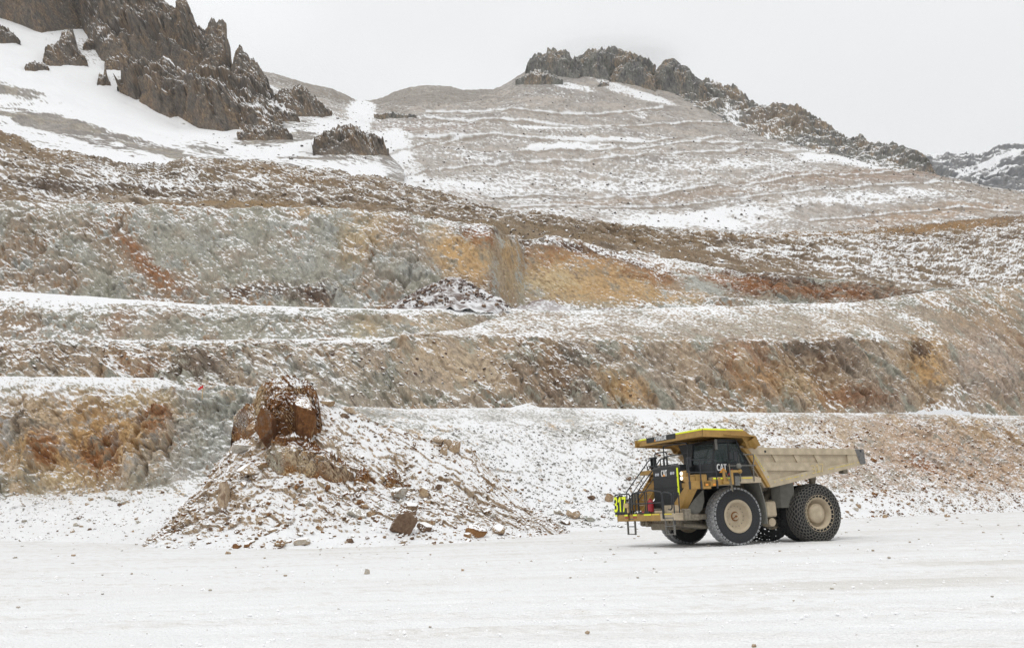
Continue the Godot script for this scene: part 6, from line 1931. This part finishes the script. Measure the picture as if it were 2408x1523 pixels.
func rear_wheel(t: Node, at: Vector3, s: int, outer: bool):
	var w := Node3D.new()
	var called := "rear_wheel"
	var k := 0
	while t.has_node(called):
		k += 1
		called = "rear_wheel_%03d" % k
	w.name = called
	w.position = at
	if s > 0:
		w.rotation.y = PI
	t.add_child(w)
	var m := MB.new()
	m.lathe_z(tyre_shape(0.76), 72, 0.5)
	put("tyre", m.done(), mats["rubber"], w)
	put("tread", front_tread, mats["rubber"] if not outer else mats["rubber"], w)
	m = MB.new()
	m.lathe_z([Vector2(0.42, 0.0), Vector2(0.55, -0.02), Vector2(0.60, -0.10), Vector2(0.66, -0.30), Vector2(0.69, -0.36), Vector2(0.745, -0.385), Vector2(0.755, -0.37), Vector2(0.755, 0.36), Vector2(0.60, 0.36), Vector2(0.42, 0.2)], 64, 0.4)
	put("rim", m.done(), mats["dusty_paint"], w)
	if not outer:
		return
	m = MB.new()
	m.lathe_z([Vector2(0.0, -0.30), Vector2(0.20, -0.30), Vector2(0.34, -0.285), Vector2(0.36, -0.27), Vector2(0.44, -0.26), Vector2(0.46, -0.24), Vector2(0.46, 0.1)], 48, 0.5)
	for q in 30:
		var a := TAU * q / 30.0
		m.rod(Vector3(cos(a) * 0.415, sin(a) * 0.415, -0.26), Vector3(cos(a) * 0.415, sin(a) * 0.415, -0.29), 0.018, 6)
	put("hub", m.done(), mats["dusty_paint"], w)
	# chain net: rings of links down the sidewall and across the tread
	m = MB.new()
	var n := 36
	var h := 0.39
	var rings := [[0.86, -h * 1.07], [0.98, -h * 1.10], [1.10, -h * 1.10], [1.21, -h * 1.06], [1.31, -h * 0.97], [1.385, -h * 0.72], [1.395, -h * 0.42], [1.395, -h * 0.14], [1.395, h * 0.14], [1.395, h * 0.42], [1.385, h * 0.72], [1.31, h * 0.97], [1.2, h * 1.06], [1.08, h * 1.08]]
	for i in rings.size() - 1:
		for q in n:
			var off := 0.5 * (i % 2)
			var a := TAU * (q + off) / n
			var b0 := TAU * (q + off + 0.5) / n
			var b1 := TAU * (q + off - 0.5) / n
			var p := Vector3(cos(a) * rings[i][0], sin(a) * rings[i][0], rings[i][1])
			# hexagon mesh: a short straight link then two that part
			var nx := Vector3(cos(a) * rings[i + 1][0], sin(a) * rings[i + 1][0], rings[i + 1][1])
			var mid := p.lerp(nx, 0.5)
			m.rod(p, mid, 0.027, 5, -1.0, false)
			for bb in [b0, b1]:
				m.rod(mid, Vector3(cos(bb) * rings[i + 1][0], sin(bb) * rings[i + 1][0], rings[i + 1][1]), 0.024, 5, -1.0, false)
			m.orb(p, 0.038, 3)
	put("tyre_chain", m.done(), mats["chain_steel"], w)
	m = MB.new()
	for q in 24:
		var a := TAU * (q + 0.3) / 24.0
		m.rod(Vector3(cos(a) * 0.86, sin(a) * 0.86, -h * 1.08), Vector3(cos(a) * 0.70, sin(a) * 0.70, -h * 1.03), 0.02, 5)
	m.lathe_z([Vector2(0.845, -h * 1.10), Vector2(0.86, -h * 1.14), Vector2(0.875, -h * 1.10)], 60)
	put("chain_hooks", m.done(), mats["dusty_paint"], w)


func spray(t: Node):
	# snow clods thrown up behind the front wheel and lying in its track
	var mm := MultiMesh.new()
	mm.transform_format = MultiMesh.TRANSFORM_3D
	mm.mesh = rock_mesh(88, 1, Vector3(1, 0.8, 0.9), [Color(0.86, 0.86, 0.87)], -2.0, 6)
	mm.instance_count = 110
	dice.seed = 31
	for k in 110:
		var far := dice.randf()
		var x := -0.7 - 1.5 * dice.randf()
		var y := 0.03 + (0.9 * far * far if k < 50 else 0.0)
		var z := -2.1 + dice.randf_range(-0.5, 0.5) - 0.2
		var size := dice.randf_range(0.015, 0.06) * (1.0 if k < 80 else 1.6)
		mm.set_instance_transform(k, Transform3D(Basis.from_euler(Vector3(dice.randf(), dice.randf() * 6.0, 0)).scaled(Vector3.ONE * size), t.transform * Vector3(x, y, z)))
	var o := MultiMeshInstance3D.new()
	o.multimesh = mm
	o.name = named("snow_clods")
	o.set_meta("kind", "stuff")
	add_child(o, true)


# ---------------------------------------------------------------- mesh building by parts

class MB:
	var v := PackedVector3Array()
	var n := PackedVector3Array()

	func tri(a: Vector3, b: Vector3, c: Vector3, out: Vector3):
		var f := (c - a).cross(b - a)
		if f.dot(out) < 0.0:
			var t := b
			b = c
			c = t
			f = -f
		f = f.normalized()
		for p in [a, b, c]:
			v.append(p)
			n.append(f)

	func quad(a: Vector3, b: Vector3, c: Vector3, d: Vector3, out: Vector3):
		tri(a, b, c, out)
		tri(a, c, d, out)

	func smooth_quad(p: Array, m: Array):
		# four corners in order with their own normals
		var f: Vector3 = (p[2] - p[0]).cross(p[1] - p[0])
		var order := [0, 1, 2, 0, 2, 3]
		if f.dot(m[0] + m[1] + m[2] + m[3]) < 0.0:
			order = [0, 2, 1, 0, 3, 2]
		for k in order:
			v.append(p[k])
			n.append(m[k])

	func box(c: Vector3, s: Vector3, basis := Basis(), bevel := 0.0):
		# a box, its edges chamfered when asked
		var h := s * 0.5
		var e := minf(bevel, minf(h.x, minf(h.y, h.z)) * 0.6)
		if e <= 0.0:
			for ax in 3:
				for sg in [-1.0, 1.0]:
					var o := Vector3.ZERO
					o[ax] = sg
					var a := Vector3.ZERO
					a[(ax + 1) % 3] = 1.0
					var b := Vector3.ZERO
					b[(ax + 2) % 3] = 1.0
					var p := []
					for q in [[-1, -1], [1, -1], [1, 1], [-1, 1]]:
						p.append(c + basis * ((o + a * q[0] + b * q[1]) * h))
					quad(p[0], p[1], p[2], p[3], basis * o)
			return
		var pts := []
		for x in [-1.0, 1.0]:
			for y in [-1.0, 1.0]:
				for z in [-1.0, 1.0]:
					pts.append([Vector3(x * h.x, y * (h.y - e), z * (h.z - e)), Vector3(x * (h.x - e), y * h.y, z * (h.z - e)), Vector3(x * (h.x - e), y * (h.y - e), z * h.z)])
		for ax in 3:
			for sg in [0, 1]:
				var ids := []
				for k in 8:
					var bits := [k >> 2 & 1, k >> 1 & 1, k & 1]
					if bits[ax] == sg:
						ids.append(k)
				var o := Vector3.ZERO
				o[ax] = 1.0 if sg else -1.0
				quad(c + basis * pts[ids[0]][ax], c + basis * pts[ids[1]][ax], c + basis * pts[ids[3]][ax], c + basis * pts[ids[2]][ax], basis * o)
		for a in 8:
			for b in range(a + 1, 8):
				var d := a ^ b
				if d == 1 or d == 2 or d == 4:
					var ax := 2 if d == 1 else (1 if d == 2 else 0)
					var o1 := (ax + 1) % 3
					var o2 := (ax + 2) % 3
					var mid: Vector3 = pts[a][o1] + pts[b][o2]
					mid[ax] = 0.0
					quad(c + basis * pts[a][o1], c + basis * pts[a][o2], c + basis * pts[b][o2], c + basis * pts[b][o1], basis * mid)
		for k in 8:
			tri(c + basis * pts[k][0], c + basis * pts[k][1], c + basis * pts[k][2], basis * (pts[k][0] + pts[k][1] + pts[k][2]))

	func solid(faces: Array):
		# a convex solid given by its faces
		var mid := Vector3.ZERO
		var count := 0
		for f in faces:
			for p in f:
				mid += p
				count += 1
		mid /= count
		for f in faces:
			var fm := Vector3.ZERO
			for p in f:
				fm += p
			fm /= f.size()
			for k in range(1, f.size() - 1):
				tri(f[0], f[k], f[k + 1], fm - mid)

	func hexa(a: Array, b: Array):
		# two matching outlines joined
		var faces := [a, b]
		var m := a.size()
		for k in m:
			faces.append([a[k], a[(k + 1) % m], b[(k + 1) % m], b[k]])
		solid(faces)

	func prism_z(poly: Array, z0: float, z1: float):
		var pp := PackedVector2Array(poly)
		var idx := Geometry2D.triangulate_polygon(pp)
		for k in range(0, idx.size(), 3):
			var a := pp[idx[k]]
			var b := pp[idx[k + 1]]
			var c := pp[idx[k + 2]]
			tri(Vector3(a.x, a.y, z0), Vector3(b.x, b.y, z0), Vector3(c.x, c.y, z0), Vector3(0, 0, z0 - z1))
			tri(Vector3(a.x, a.y, z1), Vector3(b.x, b.y, z1), Vector3(c.x, c.y, z1), Vector3(0, 0, z1 - z0))
		var turn := -1.0 if Geometry2D.is_polygon_clockwise(pp) else 1.0
		for k in pp.size():
			var a := pp[k]
			var b := pp[(k + 1) % pp.size()]
			var o := Vector3(b.y - a.y, a.x - b.x, 0) * turn
			quad(Vector3(a.x, a.y, z0), Vector3(b.x, b.y, z0), Vector3(b.x, b.y, z1), Vector3(a.x, a.y, z1), o)

	func rod(a: Vector3, b: Vector3, r: float, sides := 8, r2 := -1.0, caps := true):
		if r2 < 0.0:
			r2 = r
		var d := (b - a).normalized()
		var u := d.cross(Vector3.UP if absf(d.y) < 0.9 else Vector3.RIGHT).normalized()
		var w := d.cross(u)
		for k in sides:
			var t0 := TAU * k / sides
			var t1 := TAU * (k + 1) / sides
			var n0 := u * cos(t0) + w * sin(t0)
			var n1 := u * cos(t1) + w * sin(t1)
			smooth_quad([a + n0 * r, a + n1 * r, b + n1 * r2, b + n0 * r2], [n0, n1, n1, n0])
			if caps:
				tri(a, a + n0 * r, a + n1 * r, -d)
				tri(b, b + n0 * r2, b + n1 * r2, d)

	func tube(pts: Array, r: float, sides := 7):
		for k in pts.size() - 1:
			rod(pts[k], pts[k + 1], r, sides, -1.0, k == 0 or k == pts.size() - 2)
			if k > 0:
				orb(pts[k], r * 1.02, 5)

	func orb(c: Vector3, r: float, rings := 6):
		for i in rings:
			for j in rings * 2:
				var p := []
				for q in [[i, j], [i, j + 1], [i + 1, j + 1], [i + 1, j]]:
					var la: float = PI * q[0] / rings
					var lo: float = PI * q[1] / rings
					p.append(Vector3(sin(la) * cos(lo), cos(la), sin(la) * sin(lo)))
				smooth_quad([c + p[0] * r, c + p[1] * r, c + p[2] * r, c + p[3] * r], p)

	func lathe_z(profile: Array, sides: int, crease := 0.6):
		# profile of (radius, z) turned round the z axis; hard edges where it bends sharply
		var m := profile.size()
		var nn := []
		for k in m - 1:
			var d: Vector2 = (profile[k + 1] - profile[k]).normalized()
			nn.append(Vector2(d.y, -d.x))
		for k in m - 1:
			var n0: Vector2 = nn[k]
			var n1: Vector2 = nn[k]
			if k > 0 and nn[k - 1].dot(nn[k]) > crease:
				n0 = (nn[k - 1] + nn[k]).normalized()
			if k < m - 2 and nn[k + 1].dot(nn[k]) > crease:
				n1 = (nn[k + 1] + nn[k]).normalized()
			for s in sides:
				var t0 := TAU * s / sides
				var t1 := TAU * (s + 1) / sides
				var p := []
				var q := []
				for e in [[k, t0, n0], [k, t1, n0], [k + 1, t1, n1], [k + 1, t0, n1]]:
					var c := cos(e[1])
					var z := sin(e[1])
					p.append(Vector3(profile[e[0]].x * c, profile[e[0]].x * z, profile[e[0]].y))
					q.append(Vector3(e[2].x * c, e[2].x * z, e[2].y))
				if p[0].distance_squared_to(p[1]) < 1e-9:
					tri(p[0], p[2], p[3], q[2])
				elif p[2].distance_squared_to(p[3]) < 1e-9:
					tri(p[0], p[1], p[2], q[0])
				else:
					smooth_quad(p, q)

	func done() -> ArrayMesh:
		var arr := []
		arr.resize(Mesh.ARRAY_MAX)
		arr[Mesh.ARRAY_VERTEX] = v
		arr[Mesh.ARRAY_NORMAL] = n
		var m := ArrayMesh.new()
		m.add_surface_from_arrays(Mesh.PRIMITIVE_TRIANGLES, arr)
		return m
